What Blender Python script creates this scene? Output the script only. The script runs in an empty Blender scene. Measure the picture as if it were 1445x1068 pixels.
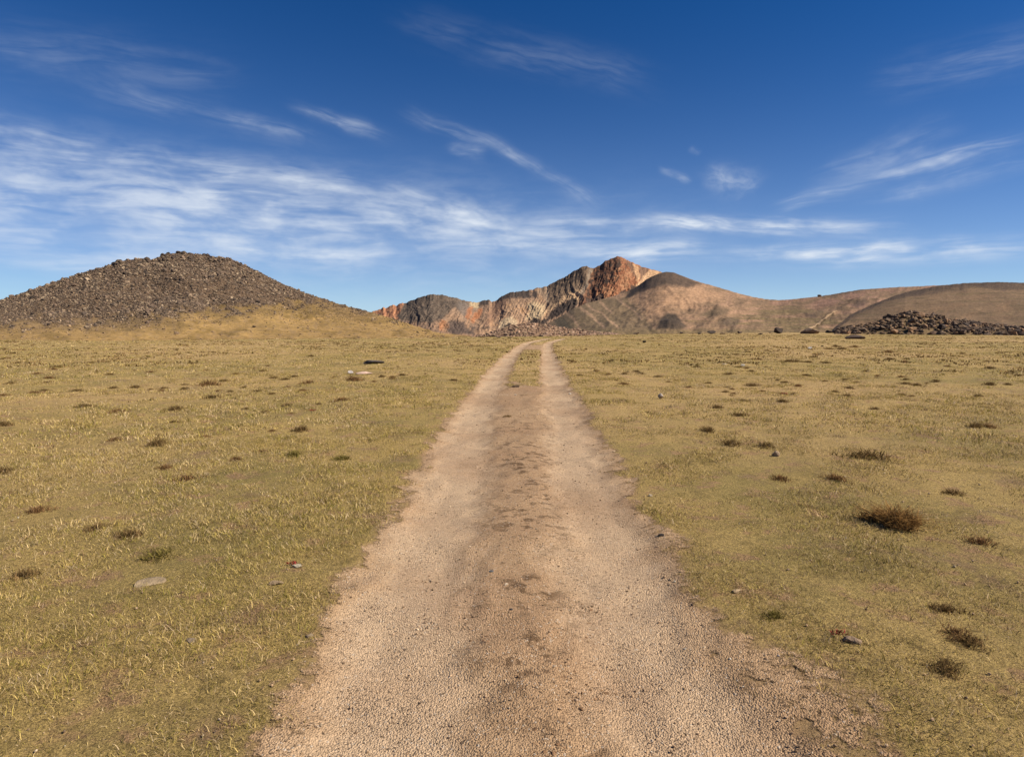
# High-altitude steppe: a two-rut dirt track runs to a coloured mountain range.
import bpy, math, random
import numpy as np
from mathutils import Vector, Matrix

rng = np.random.default_rng(7)
random.seed(7)
scene = bpy.context.scene
COL = scene.collection

# ------------------------------------------------------------------ camera model
W, H, F = 1445.0, 1068.0, 881.0          # reading frame of the photograph
CAM_H = 1.6
TH = math.atan(76.0 / F)                 # looking slightly down
CT, ST = math.cos(TH), math.sin(TH)

def ray(px, py):
    cx = (np.asarray(px, float) - W / 2) / F
    cy = (H / 2 - np.asarray(py, float)) / F
    return cx, CT + cy * ST, -ST + cy * CT

def az_tan(px, py):
    x, y, z = ray(px, py)
    return np.arctan2(x, y), z / np.hypot(x, y)

def ground_pt(px, py):
    x, y, z = ray(px, py)
    t = CAM_H / -z
    return x * t, y * t

def project(x, y, z):
    dz = z - CAM_H
    d = y * CT - dz * ST
    u = y * ST + dz * CT
    return W / 2 + F * x / d, H / 2 - F * u / d

# ------------------------------------------------------------------ helpers
def s2l(c):
    c = np.asarray(c, float) / 255.0
    return np.where(c <= 0.04045, c / 12.92, ((c + 0.055) / 1.055) ** 2.4)

K = 1.62            # picture brightness of a sunlit white surface at the exposure below
def alb(r, g, b, k=1.0):
    v = s2l((r, g, b)) / K * k
    return (float(v[0]), float(v[1]), float(v[2]), 1.0)

def hash2(ix, iy, seed):
    ix = ix.astype(np.int64); iy = iy.astype(np.int64)
    h = (ix * 374761393 + iy * 668265263 + seed * 2147483647 + 1013904223) & 0xFFFFFFFF
    h = ((h ^ (h >> 13)) * 1274126177) & 0xFFFFFFFF
    h = ((h ^ (h >> 15)) * 2246822519) & 0xFFFFFFFF
    return (h ^ (h >> 16)) & 0xFFFFFFFF

def perlin(x, y, seed=0):
    x = np.asarray(x, float); y = np.asarray(y, float)
    xi = np.floor(x); yi = np.floor(y)
    xf = x - xi; yf = y - yi
    u = xf * xf * xf * (xf * (xf * 6 - 15) + 10)
    v = yf * yf * yf * (yf * (yf * 6 - 15) + 10)
    def g(dx, dy):
        a = hash2(xi + dx, yi + dy, seed) / 4294967296.0 * 2 * np.pi
        return np.cos(a) * (xf - dx) + np.sin(a) * (yf - dy)
    n0 = g(0, 0) * (1 - u) + g(1, 0) * u
    n1 = g(0, 1) * (1 - u) + g(1, 1) * u
    return (n0 * (1 - v) + n1 * v) * 1.5

def fbm(x, y, octv=4, seed=0, gain=0.5):
    s = 0; a = 1; f = 1
    for i in range(octv):
        s = s + a * perlin(x * f, y * f, seed + i * 17)
        a *= gain; f *= 2.03
    return s

def ridged(x, y, octv=4, seed=0, gain=0.5):
    s = 0; a = 1; f = 1; n = 0
    for i in range(octv):
        s = s + a * (1 - 2 * np.abs(perlin(x * f, y * f, seed + i * 17)))
        n += a; a *= gain; f *= 2.03
    return s / n

def sstep(a, b, x):
    t = np.clip((x - a) / (b - a), 0, 1)
    return t * t * (3 - 2 * t)

def mesh_np(name, verts, faces, cols=None, smooth=False, attrs=None):
    """faces: (n,3) or (n,4) int array, or a list of such arrays."""
    if not isinstance(faces, list): faces = [faces]
    me = bpy.data.meshes.new(name)
    verts = np.ascontiguousarray(verts, dtype=np.float32)
    me.vertices.add(len(verts)); me.vertices.foreach_set('co', verts.ravel())
    loops = np.concatenate([f.ravel() for f in faces]).astype(np.int32)
    totals = np.concatenate([np.full(len(f), f.shape[1], np.int32) for f in faces])
    starts = np.concatenate([[0], np.cumsum(totals)[:-1]]).astype(np.int32)
    me.loops.add(len(loops)); me.loops.foreach_set('vertex_index', loops)
    me.polygons.add(len(totals)); me.polygons.foreach_set('loop_start', starts)
    me.update(calc_edges=True)
    if smooth:
        me.polygons.foreach_set('use_smooth', np.ones(len(totals), dtype=bool))
    else:
        me.polygons.foreach_set('use_smooth', np.zeros(len(totals), dtype=bool))
    if cols is not None:
        a = me.color_attributes.new('tint', 'FLOAT_COLOR', 'POINT')
        c = np.ones((len(verts), 4), np.float32); c[:, :3] = cols
        a.data.foreach_set('color', c.ravel())
    for k, v in (attrs or {}).items():
        a = me.attributes.new(k, 'FLOAT', 'POINT')
        a.data.foreach_set('value', np.ascontiguousarray(v, dtype=np.float32).ravel())
    me.validate()
    return me

def link(name, me, mat, parent=None):
    o = bpy.data.objects.new(name, me); COL.objects.link(o)
    if mat and not me.materials: me.materials.append(mat)
    if parent: o.parent = parent
    return o

def tag(o, label=None, cat=None, group=None, kind=None):
    if label: o['label'] = label
    if cat: o['category'] = cat
    if group: o['group'] = group
    if kind: o['kind'] = kind
    return o

def grid_faces(nr, nc):
    i = np.arange(nr - 1)[:, None] * nc + np.arange(nc - 1)[None, :]
    i = i.ravel()
    return np.stack([i, i + 1, i + nc + 1, i + nc], 1)

# ------------------------------------------------------------------ material DSL
class NT:
    def __init__(self, tree):
        self.t = tree; tree.nodes.clear()
    def n(self, typ, ins=None, **props):
        nd = self.t.nodes.new(typ)
        for k, v in props.items(): setattr(nd, k, v)
        for k, v in (ins or {}).items():
            s = nd.inputs[k]
            if hasattr(v, 'is_output') or isinstance(v, bpy.types.NodeSocket): self.t.links.new(v, s)
            else: s.default_value = v
        return nd
    def math(self, op, a, b=0.0, c=None, clamp=False):
        ins = {0: a, 1: b}
        if c is not None: ins[2] = c
        return self.n('ShaderNodeMath', ins, operation=op, use_clamp=clamp).outputs[0]
    def noise(self, vec, scale, detail=4, rough=0.55, dist=0.0):
        return self.n('ShaderNodeTexNoise', {'Vector': vec, 'Scale': scale, 'Detail': detail,
                      'Roughness': rough, 'Distortion': dist}).outputs['Fac']
    def rng(self, v, a, b, c=0.0, d=1.0, smooth=True):
        nd = self.n('ShaderNodeMapRange', {'Value': v, 'From Min': a, 'From Max': b, 'To Min': c, 'To Max': d})
        nd.interpolation_type = 'SMOOTHSTEP' if smooth else 'LINEAR'
        return nd.outputs[0]
    def mix(self, f, a, b, mode='MIX'):
        nd = self.n('ShaderNodeMix', data_type='RGBA', blend_type=mode)
        for idx, v in ((0, f), (6, a), (7, b)):
            if isinstance(v, bpy.types.NodeSocket): self.t.links.new(v, nd.inputs[idx])
            else: nd.inputs[idx].default_value = v
        return nd.outputs[2]
    def scale(self, col, f):
        g = self.n('ShaderNodeCombineColor', {0: f, 1: f, 2: f}).outputs[0]
        return self.mix(1.0, col, g, 'MULTIPLY')

def new_mat(name):
    m = bpy.data.materials.new(name); m.use_nodes = True
    return m, NT(m.node_tree)

def finish(nt, color, rough=0.95, bump=None, bstr=0.5, bdist=0.02, spec=0.15, alpha=None):
    ins = {'Base Color': color, 'Roughness': rough, 'Specular IOR Level': spec}
    if bump is not None:
        ins['Normal'] = nt.n('ShaderNodeBump', {'Height': bump, 'Strength': bstr, 'Distance': bdist}).outputs[0]
    if alpha is not None: ins['Alpha'] = alpha
    p = nt.n('ShaderNodeBsdfPrincipled', ins)
    nt.n('ShaderNodeOutputMaterial', {'Surface': p.outputs[0]})

def objco(nt): return nt.n('ShaderNodeTexCoord').outputs['Object']
def tint(nt, name='tint'): return nt.n('ShaderNodeAttribute', attribute_name=name).outputs['Color']
def fattr(nt, name): return nt.n('ShaderNodeAttribute', attribute_name=name).outputs['Fac']

# ------------------------------------------------------------------ the track
_L = [(540, 1068), (585, 912), (596, 800), (638, 700), (664, 600), (685, 560), (695, 540), (713, 510), (734, 490), (744, 483.5), (768, 479), (800, 476.4)]
_R = [(1000, 1068), (908, 912), (864, 800), (826, 700), (802, 600), (790, 560), (783, 540), (776, 510), (772, 490), (772, 484), (784, 480.5), (803, 477.4)]
def _xy(L):
    p = np.array([ground_pt(a, b) for a, b in L]); return p[:, 0], p[:, 1]
LX, LY = _xy(_L); RX, RY = _xy(_R)
LX[0] = LX[1] - .02; RX[0] = RX[1] + .01
def _sm(y, YY, XX):
    return (np.interp(y * .94, YY, XX) + np.interp(y, YY, XX) + np.interp(y * 1.06, YY, XX)) / 3
def xl(y): return _sm(y, LY, LX)
def xr(y): return _sm(y, RY, RX)

def track_fields(x, y):
    """dirt cover 0..1 and rut weight 0..1"""
    a, b = xl(y), xr(y)
    wob = 0.11 * fbm(x * 1.1, y * 0.8, 3, 31) + 0.09 * fbm(x * 5, y * 4, 2, 77)
    hw = np.interp(y, [3, 6, 10, 17, 27, 44, 60], [.40, .40, .38, .37, .36, .35, .36])
    dl = np.abs(x - a + wob) / hw; dr = np.abs(x - b + wob) / hw
    rut = np.maximum(sstep(1.45, .25, dl), sstep(1.45, .25, dr))
    cov = np.maximum(sstep(1.65, .65, dl), sstep(1.65, .65, dr))
    mid = sstep(a - .1, a + .2, x) * sstep(b + .1, b - .2, x)
    cn = 1 - sstep(14.0, 18.5, y + 3 * fbm(x * 1.6, y * .5, 3, 5)) \
         + .75 * sstep(37, 42, y) * sstep(54, 47, y)
    cov = np.maximum(cov, mid * np.clip(cn, 0, 1))
    # bare trampled fringes beside the near track
    fr = sstep(b + .72, b + .2, x + .45 * fbm(x * .8, y * .6, 2, 9)) * (x > b) * sstep(9.5, 4.5, y) * .6
    fl = sstep(a - .75, a - .3, x + .35 * fbm(x * .9, y * .5, 2, 12)) * (x < a) * sstep(8.5, 4, y) * .6
    cov = np.maximum(cov, np.maximum(fr, fl))
    cov = cov * sstep(74, 66, y)
    return np.clip(cov, 0, 1), rut

# ------------------------------------------------------------------ ground height
_E = [(-400, 480), (158, 482), (500, 478), (620, 476), (700, 475.5), (820, 474), (900, 472), (1000, 470), (1150, 469), (1291, 468.5), (1800, 468.5)]
_ea = np.array([az_tan(p, q)[0] for p, q in _E]); _er = np.array([CAM_H / -az_tan(p, q)[1] for p, q in _E])
_da = np.array([az_tan(p, 470)[0] for p in (470, 560, 760, 860)])
def edge_r(az): return np.interp(az, _ea, _er)

def ground_z(x, y):
    x = np.asarray(x, float); y = np.asarray(y, float)
    r = np.hypot(x, y); az = np.arctan2(x, y)
    E = edge_r(az)
    near = sstep(E, E * .6, r)
    z = .026 * fbm(x * .9, y * .9, 3, 3) + .010 * perlin(x * 3.7, y * 3.7, 6) * sstep(30, 10, r) + .07 * perlin(x * .11, y * .11, 4) * sstep(4, 14, r)
    z = z * (.25 + .75 * near)
    cov, rut = track_fields(x, y)
    z = z - .055 * rut * near - .012 * cov * near
    over = np.maximum(r - E, 0)
    deep = np.interp(az, _da, [9.0, 30.0, 30.0, 9.0])                   # a valley opens below the coloured range
    z = z - deep * (1 - np.exp(-(over / 90.0) ** 1.6))
    return z

def gz(x, y): return float(ground_z(np.array([x]), np.array([y]))[0])

az_f = np.radians(np.arange(-56, 56.01, .22))
az_all = np.concatenate([np.radians(np.arange(-180, -56, 4)), az_f, np.radians(np.arange(60, 180.1, 4))])
rr = np.concatenate([[.05, .3, .6], np.geomspace(1.0, 260, 420), np.geomspace(290, 30000, 40)])
A, R = np.meshgrid(az_all, rr)
gx, gy = (R * np.sin(A)), (R * np.cos(A))
gzv = ground_z(gx.ravel(), gy.ravel())
gv = np.stack([gx.ravel(), gy.ravel(), gzv], 1)
rel = (np.hypot(gx, gy) / edge_r(np.arctan2(gx, gy))).ravel()
gcov, grut = track_fields(gx.ravel(), gy.ravel())
ground_me = mesh_np('ground', gv, grid_faces(len(rr), len(az_all)), smooth=True, attrs={'beyond': rel, 'dirt': gcov})

m_ground, nt = new_mat('dry_pasture')
co = objco(nt)
n_big = nt.noise(co, .07, 3); n_mid = nt.noise(co, .55, 5, .6); n_clump = nt.noise(co, 3.2, 5, .65); n_fine = nt.noise(co, 38, 4, .7)
n_bld = nt.n('ShaderNodeTexNoise', {'Vector': co, 'Scale': 26, 'Detail': 7, 'Roughness': .8}).outputs['Fac']
c = nt.mix(nt.rng(n_mid, .38, .66), alb(188, 158, 98), alb(156, 136, 80))
c = nt.mix(nt.rng(n_big, .44, .58, 0, .7), c, alb(204, 168, 114))
c = nt.mix(nt.rng(n_clump, .56, .70, 0, .75), c, alb(138, 116, 68))
c = nt.mix(nt.rng(n_clump, .47, .34, 0, .85), c, alb(176, 138, 102))
n_patch = nt.noise(co, 1.1, 6, .68)
c = nt.mix(nt.rng(n_patch, .55, .68, 0, .8), c, alb(158, 126, 94))
n_spk = nt.noise(co, 110, 3, .75)
c = nt.scale(c, nt.rng(n_bld, .30, .70, .58, 1.40, False))
c = nt.scale(c, nt.rng(n_spk, .34, .66, .38, 1.55, False))
c = nt.mix(nt.rng(fattr(nt, 'beyond'), .95, 1.5), c, alb(140, 116, 80))
c = nt.mix(nt.rng(fattr(nt, 'dirt'), .15, .8), c, nt.scale(alb(196, 158, 118), nt.rng(n_fine, .3, .7, .75, 1.25, False)))
hgt = nt.math('ADD', nt.math('MULTIPLY', n_spk, .35), nt.math('MULTIPLY', n_bld, 1.0))
finish(nt, c, .95, hgt, .9, .03)
ground = tag(link('ground', ground_me, m_ground), kind='structure')

# ------------------------------------------------------------------ track surface (its own sheet, a few mm above the ground)
ys = np.concatenate([np.arange(1.0, 12, .05), np.geomspace(12, 75, 240)])
us = np.linspace(-1, 1, 121)
yy, uu = np.meshgrid(ys, us, indexing='ij')
mid = (xl(yy) + xr(yy)) / 2
hwid = (xr(yy) - xl(yy)) / 2 + np.interp(yy, [1, 9, 12, 80], [1.6, 1.35, 1.15, 1.1])
tx = mid + uu * hwid
tcov, trut = track_fields(tx.ravel(), yy.ravel())
tz = ground_z(tx.ravel(), yy.ravel()) + .006 + .010 * fbm(tx.ravel() * 5, yy.ravel() * 5, 3, 8) * sstep(20, 8, yy.ravel()).clip(0, 1) * 0.5
tcov *= sstep(1.0, .9, np.abs(uu.ravel()))
a_, b_ = xl(yy.ravel()), xr(yy.ravel())
cw = .22 * fbm(tx.ravel() * 1.6, yy.ravel() * 1.1, 3, 91)
cen = sstep(a_ + .05, a_ + .7, tx.ravel() + cw) * sstep(b_ + .1, b_ - .6, tx.ravel() + cw) * (.25 + .75 * sstep(12.5, 7.5, yy.ravel()))
track_me = mesh_np('track', np.stack([tx.ravel(), yy.ravel(), tz], 1), grid_faces(len(ys), len(us)), smooth=True,
                   attrs={'dirt': tcov, 'rut': trut, 'cen': cen})
m_track, nt = new_mat('gravel_track')
co = objco(nt)
nf = nt.noise(co, 55, 5, .75); ng = nt.noise(co, 130, 3, .7); nm = nt.noise(co, 2.4, 5, .62); nb = nt.noise(co, .5, 3)
vor = nt.n('ShaderNodeTexVoronoi', {'Vector': co, 'Scale': 115.0, 'Randomness': 1.0})
vcol = vor.outputs['Color']; vd = vor.outputs['Distance']
vr = nt.n('ShaderNodeSeparateColor', {0: vcol}).outputs[0]
rutn = nt.math('ADD', fattr(nt, 'rut'), nt.math('MULTIPLY', nt.math('SUBTRACT', nt.noise(co, 1.7, 6, .7), .5), 1.3))
c = nt.mix(nt.rng(rutn, .0, 1.0), alb(202, 165, 126), alb(224, 190, 153))
c = nt.mix(nt.rng(nb, .4, .65, 0, .5), c, alb(182, 142, 106))
nm2 = nt.noise(co, 6.5, 6, .66)
dung = nt.math('MULTIPLY', nt.math('MULTIPLY', nt.rng(nm2, .51, .59), nt.rng(nt.noise(co, 1.3, 3, .55), .40, .54)), fattr(nt, 'cen'))
c = nt.mix(nt.math('MULTIPLY', dung, .85), c, alb(108, 80, 54))
c = nt.scale(c, nt.rng(nf, .28, .72, .66, 1.30, False))
c = nt.scale(c, nt.rng(vr, 0, 1, .84, 1.16, False))
c = nt.mix(nt.rng(vr, .965, .985, 0, .7), c, alb(222, 205, 185))
c = nt.mix(nt.rng(vr, .045, .03, 0, .75), c, alb(80, 64, 52))
hgt = nt.math('ADD', nt.math('MULTIPLY', nf, .8), nt.math('MULTIPLY', vd, -.9))
al = nt.math('ADD', fattr(nt, 'dirt'), nt.math('MULTIPLY', nt.math('SUBTRACT', nt.noise(co, 7, 8, .8), .5), 2.4))
finish(nt, c, .95, hgt, .85, .012, alpha=nt.rng(al, .36, .60))
track = tag(link('dirt_track', track_me, m_track), kind='structure')

# ------------------------------------------------------------------ hills
class Hill:
    """terrain ridge: rows run from the foot (t=0) over the crest (t=1) down the back (t=2)."""
    def __init__(s, name, ridge, foot, nc, nrow, power=1.3, back=.6, jag=0, seed=1, bumps=None):
        s.name = name; s.seed = seed; s.power = power; s.back = back; s.bumps = bumps
        pts = np.array([(*az_tan(p, q), d) for p, q, d in ridge])
        s.ra, s.rt, s.rd = pts[:, 0], pts[:, 1], pts[:, 2]
        s.fa = np.array([az_tan(p, 460)[0] for p, d, z in foot])
        s.fd = np.array([d for p, d, z in foot]); s.fz = np.array([z for p, d, z in foot])
        s.jag = jag; s.nc, s.nrow = nc, nrow
    def point(s, az, t):
        az = np.asarray(az, float); t = np.asarray(t, float)
        rd = np.interp(az, s.ra, s.rd); te = np.interp(az, s.ra, s.rt)
        if s.jag:
            te = te + s.jag / F * (fbm(az * 140, az * 0, 4, s.seed, .6)) * sstep(.8, 1., t)
        fd = np.interp(az, s.fa, s.fd); fz = np.interp(az, s.fa, s.fz)
        zr = CAM_H + rd * te
        f = np.clip(t, 0, 1); g = np.clip(t - 1, 0, 1)
        r = fd + (rd - fd) * f + (rd - fd) * s.back * g
        z = fz + (zr - fz) * f ** s.power - (zr - fz) * 1.0 * g ** 1.3 * 1.02
        if s.bumps: dr, dz = s.bumps(az, t, rd, zr - fz); r = r + dr; z = z + dz
        return r * np.sin(az), r * np.cos(az), z
    def build(s, paint, mat, extra=None):
        az = np.linspace(s.ra[0], s.ra[-1], s.nc)
        t = np.concatenate([np.linspace(0, 1, s.nrow), np.linspace(1, 2, 26)[1:]])
        T, Az = np.meshgrid(t, az, indexing='ij')
        x, y, z = s.point(Az.ravel(), T.ravel())
        px, py = project(x, y, z)
        cols = paint(px, py, Az.ravel(), T.ravel())
        me = mesh_np(s.name, np.stack([x, y, z], 1), grid_faces(len(t), len(az)), cols, smooth=True)
        o = link(s.name, me, mat); tag(o, kind='structure')
        return o

def poly_mask(px, py, pts, soft=1.5):
    """soft polygon mask by signed distance"""
    pts = np.asarray(pts, float); n = len(pts)
    d = np.full(px.shape, 1e9); ins = np.zeros(px.shape, bool)
    for i in range(n):
        ax, ay = pts[i]; bx, by = pts[(i + 1) % n]
        ex, ey = bx - ax, by - ay
        wx, wy = px - ax, py - ay
        h = np.clip((wx * ex + wy * ey) / (ex * ex + ey * ey + 1e-9), 0, 1)
        d = np.minimum(d, np.hypot(wx - ex * h, wy - ey * h))
        cnd = ((ay > py) != (by > py)) & (px < (bx - ax) * (py - ay) / (by - ay + 1e-9) + ax)
        ins ^= cnd
    sd = np.where(ins, -d, d)
    return sstep(soft, -soft, sd)

def line_mask(px, py, pts, wid):
    d = np.full(px.shape, 1e9)
    for (ax, ay), (bx, by) in zip(pts[:-1], pts[1:]):
        ex, ey = bx - ax, by - ay
        h = np.clip(((px - ax) * ex + (py - ay) * ey) / (ex * ex + ey * ey + 1e-9), 0, 1)
        d = np.minimum(d, np.hypot(px - ax - ex * h, py - ay - ey * h))
    return sstep(wid, wid * .3, d)

def lerp(c, col, m):
    col = np.array(alb(*col)[:3])
    return c * (1 - m[:, None]) + col * m[:, None]

def hill_material(name, fine, mid, amp=.35, bstr=.6, bdist=1.0):
    m, nt = new_mat(name)
    co = objco(nt)
    nf = nt.noise(co, fine, 6, .7); nm = nt.noise(co, mid, 5, .6)
    c = nt.scale(tint(nt), nt.rng(nf, .28, .72, 1 - amp, 1 + amp, False))
    c = nt.scale(c, nt.rng(nm, .3, .7, .82, 1.18, False))
    finish(nt, c, .95, nt.math('ADD', nf, nm), bstr, bdist)
    return m

# --- far coloured range -------------------------------------------------------
RD = 1900
range_ridge = [(470, 452, 1990), (500, 445, 1980), (527, 439.5, 1960), (537, 436, 1950), (541, 433.5, 1945), (545, 435, 1940), (550, 432, 1935), (555, 430, 1930), (559, 431.5, 1925), (565, 428, 1915), (574, 427, 1900), (582, 423.5, 1880), (592, 419.5, 1850),
  (602, 417, 1830), (607, 415.5, 1820), (625, 416, 1820), (633, 418.5, 1820), (646, 421, 1830), (660, 425.5, 1850), (674, 427, 1870), (680, 424.5, 1880), (690, 422.8, 1880), (694, 426, 1890), (698, 425, 1890), (704, 421, 1890), (714, 415, 1890), (720, 412.5, 1890),
  (730, 411.5, 1890), (742, 410.5, 1890), (750, 408.5, 1890), (761, 406, 1890), (772, 404, 1890), (776, 401.5, 1890), (786, 396, 1890), (797, 391, 1890), (806, 385, 1890), (815, 379.5, 1890), (824, 376, 1890), (828, 375, 1890), (832, 378, 1890), (839, 378.5, 1890),
  (845, 375, 1890), (853, 369.5, 1890), (861, 365.5, 1890), (868, 363, 1890), (872, 361.2, 1890), (877, 363, 1890), (886, 367.5, 1890), (898, 373, 1890), (911, 378, 1900), (925, 381.5, 1910), (934, 384, 1920), (960, 396, 1950), (1000, 415, 1980), (1060, 440, 2000)]
range_foot = [(470, 1500, -34), (580, 1430, -36), (700, 1400, -38), (860, 1430, -34), (1060, 1500, -30)]
def range_bumps(az, t, rd, h):
    w = np.sin(np.pi * np.clip(t, 0, 1)) ** .7 * (t <= 1)
    u = az * rd
    wx = u + 22 * fbm(u / 90, t * 3, 2, 41)
    g = ridged(wx / 46 + t * .9, t * 1.2, 4, 51, .55)
    g2 = ridged(wx / 15 - t * 1.6, t * 3.0, 3, 61, .6)
    g3 = ridged(u / 18 - t * 5.0, t * 1.5 + u / 90, 3, 65, .6)
    rk = fbm(u / 7, t * 34, 3, 71, .6)
    big = fbm(u / 120, t * 1.6, 2, 81)
    dz = w * (h / 110.0) * (3.0 * g + 1.6 * g3 + .9 * rk + 5 * big)
    dr = w * (6 * g + 3 * g3)
    return -dr, dz
H_range = Hill('mountain_range', range_ridge, range_foot, 820, 260, 1.25, .9, jag=1.1, seed=21, bumps=range_bumps)

def paint_range(px, py, az, t):
    wx = 1.9 * fbm(px * .2, py * .2, 3, 101); wy = 1.6 * fbm(px * .14, py * .14, 3, 131)
    X, Y = px + wx, py + wy
    n = fbm(px * .09, py * .16, 4, 141)
    st = fbm(px * .55 + py * .22, py * .07, 3, 151)            # downslope streaks
    c = np.tile(np.array(alb(158, 122, 98)[:3]), (len(px), 1))
    c = lerp(c, (184, 138, 104), sstep(-.1, .5, n))
    c = lerp(c, (128, 104, 90), sstep(.05, .6, st) * .8)
    # far orange ridge on the left
    c = lerp(c, (212, 140, 92), poly_mask(px, py, [(465, 470), (465, 440), (528, 436), (576, 420), (580, 424), (564, 448), (545, 470)], 1.2))
    for q in ((540, 436, 530, 446), (549, 433, 540, 446), (560, 430, 550, 446), (566, 428, 558, 446)):
        c = lerp(c, (150, 84, 62), line_mask(X, Y, [(q[0], q[1]), (q[2], q[3])], 2.0) * .5)
    # dark rounded mountain
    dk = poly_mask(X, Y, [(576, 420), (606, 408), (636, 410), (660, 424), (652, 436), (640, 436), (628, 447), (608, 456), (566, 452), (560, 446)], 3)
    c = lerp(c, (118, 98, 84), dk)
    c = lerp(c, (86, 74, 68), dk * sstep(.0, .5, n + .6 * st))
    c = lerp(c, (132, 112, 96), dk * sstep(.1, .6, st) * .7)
    c = lerp(c, (128, 112, 104), poly_mask(X, Y, [(648, 424), (676, 430), (672, 436), (655, 452), (640, 440)], 4) * .75)
    c = lerp(c, (178, 138, 108), poly_mask(X, Y, [(618, 458), (642, 433), (656, 448), (650, 458), (640, 462)], 3) * .8)
    c = lerp(c, (92, 76, 72), poly_mask(X, Y, [(626, 458), (640, 452), (655, 455), (664, 470), (640, 474)], 3) * .85)
    c = lerp(c, (86, 72, 68), poly_mask(X, Y, [(662, 470), (665, 460), (671, 461), (668, 473)], 1.5) * .8)
    c = lerp(c, (206, 174, 132), poly_mask(X, Y, [(662, 427), (676, 426), (676, 434), (664, 436)], 2) * .85)
    for q in ([(660, 448), (664, 436)], [(673, 447), (678, 438)], [(667, 452), (671, 444)], [(622, 462), (625, 455)]):
        c = lerp(c, (190, 116, 68), line_mask(X, Y, q, 5) * .85)
    c = lerp(c, (196, 132, 84), poly_mask(X, Y, [(620, 456), (630, 452), (634, 462), (624, 466)], 2.5) * .6)
    # pale and orange bowl
    bowl = poly_mask(X, Y, [(700, 422), (748, 421), (772, 418), (774, 446), (764, 466), (690, 476), (672, 470)], 3.5)
    c = lerp(c, (190, 146, 112), bowl * .9)
    c = lerp(c, (150, 118, 98), bowl * sstep(.1, .5, st) * .75)
    c = lerp(c, (204, 150, 104), bowl * sstep(.15, .6, n) * .7)
    c = lerp(c, (212, 178, 136), poly_mask(X, Y, [(744, 430), (752, 426), (768, 430), (770, 442), (760, 452), (742, 450), (748, 440)], 3) * .9)
    c = lerp(c, (150, 108, 86), poly_mask(X, Y, [(700, 424), (716, 424), (704, 448), (684, 462), (688, 440)], 4) * .7)
    c = lerp(c, (210, 176, 138), poly_mask(X, Y, [(702, 470), (705, 455), (714, 448), (724, 448), (731, 456), (724, 460), (708, 474)], 2) * .95)
    c = lerp(c, (186, 142, 108), poly_mask(X, Y, [(676, 474), (682, 464), (704, 462), (700, 476)], 3) * .8)
    c = lerp(c, (78, 64, 60), poly_mask(X, Y, [(706, 464), (718, 456), (722, 457), (716, 463), (708, 467)], 1.2) * .95)
    c = lerp(c, (92, 76, 68), poly_mask(X, Y, [(694, 471), (702, 467), (704, 469), (697, 473)], 1) * .9)
    c = lerp(c, (86, 72, 66), poly_mask(X, Y, [(677, 464), (686, 460), (693, 461), (686, 465)], 1) * .7)
    # dark cap rocks
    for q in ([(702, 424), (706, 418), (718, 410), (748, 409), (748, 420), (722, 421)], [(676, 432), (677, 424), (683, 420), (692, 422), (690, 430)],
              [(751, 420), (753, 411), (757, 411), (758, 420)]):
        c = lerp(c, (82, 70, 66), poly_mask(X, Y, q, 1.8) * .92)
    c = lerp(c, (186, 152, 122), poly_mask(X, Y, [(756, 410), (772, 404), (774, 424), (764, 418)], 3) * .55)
    # grey shoulder below the middle summit
    sh = poly_mask(X, Y, [(775, 402), (800, 388), (826, 372), (836, 380), (830, 400), (812, 416), (790, 428), (772, 442)], 3)
    c = lerp(c, (142, 112, 88), sh)
    c = lerp(c, (112, 92, 80), sh * sstep(.0, .5, st))
    c = lerp(c, (80, 66, 60), poly_mask(X, Y, [(775, 404), (798, 388), (824, 373), (830, 377), (815, 394), (796, 405), (786, 402)], 2.5) * sstep(-.45, .05, n + .7 * st))
    c = lerp(c, (172, 146, 122), line_mask(X, Y, [(773, 405), (772, 428)], 2) * .8)
    c = lerp(c, (168, 146, 126), line_mask(X, Y, [(834, 380), (828, 402), (818, 416)], 3.2) * .6)
    # orange main summit
    pk = poly_mask(X, Y, [(838, 379), (860, 364), (872, 358), (930, 380), (934, 384), (900, 406), (888, 420), (846, 424), (815, 438), (828, 410)], 2)
    c = lerp(c, (182, 118, 76), pk)
    c = lerp(c, (162, 96, 60), pk * sstep(.0, .45, n + .4 * st))
    c = lerp(c, (196, 140, 96), pk * sstep(.1, .6, -n) * .6)
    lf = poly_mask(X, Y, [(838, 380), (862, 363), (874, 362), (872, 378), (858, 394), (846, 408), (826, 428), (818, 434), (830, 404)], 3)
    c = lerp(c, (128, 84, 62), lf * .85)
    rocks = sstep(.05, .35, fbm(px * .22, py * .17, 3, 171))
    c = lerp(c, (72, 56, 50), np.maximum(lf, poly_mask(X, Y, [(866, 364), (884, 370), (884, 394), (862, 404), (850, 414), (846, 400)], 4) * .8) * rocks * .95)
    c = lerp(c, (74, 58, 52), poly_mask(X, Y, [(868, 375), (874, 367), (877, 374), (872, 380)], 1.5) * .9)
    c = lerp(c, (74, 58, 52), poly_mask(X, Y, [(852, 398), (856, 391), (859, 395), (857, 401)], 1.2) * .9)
    c = lerp(c, (134, 98, 78), poly_mask(X, Y, [(880, 366), (893, 372), (899, 396), (890, 380)], 1.6) * .8)
    c = lerp(c, (212, 160, 114), poly_mask(X, Y, [(893, 373), (900, 375), (903, 390), (900, 398), (896, 385)], 1.4) * .9)
    c = lerp(c, (128, 98, 80), poly_mask(X, Y, [(901, 376), (917, 380), (904, 396)], 1.4) * .85)
    c = lerp(c, (214, 166, 122), poly_mask(X, Y, [(917, 380), (936, 384), (912, 398), (898, 410), (898, 402)], 1.6) * .9)
    c = lerp(c, (84, 70, 64), poly_mask(X, Y, [(868, 421), (874, 413), (882, 408), (885, 418), (880, 422)], 1.5) * .9)
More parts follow.
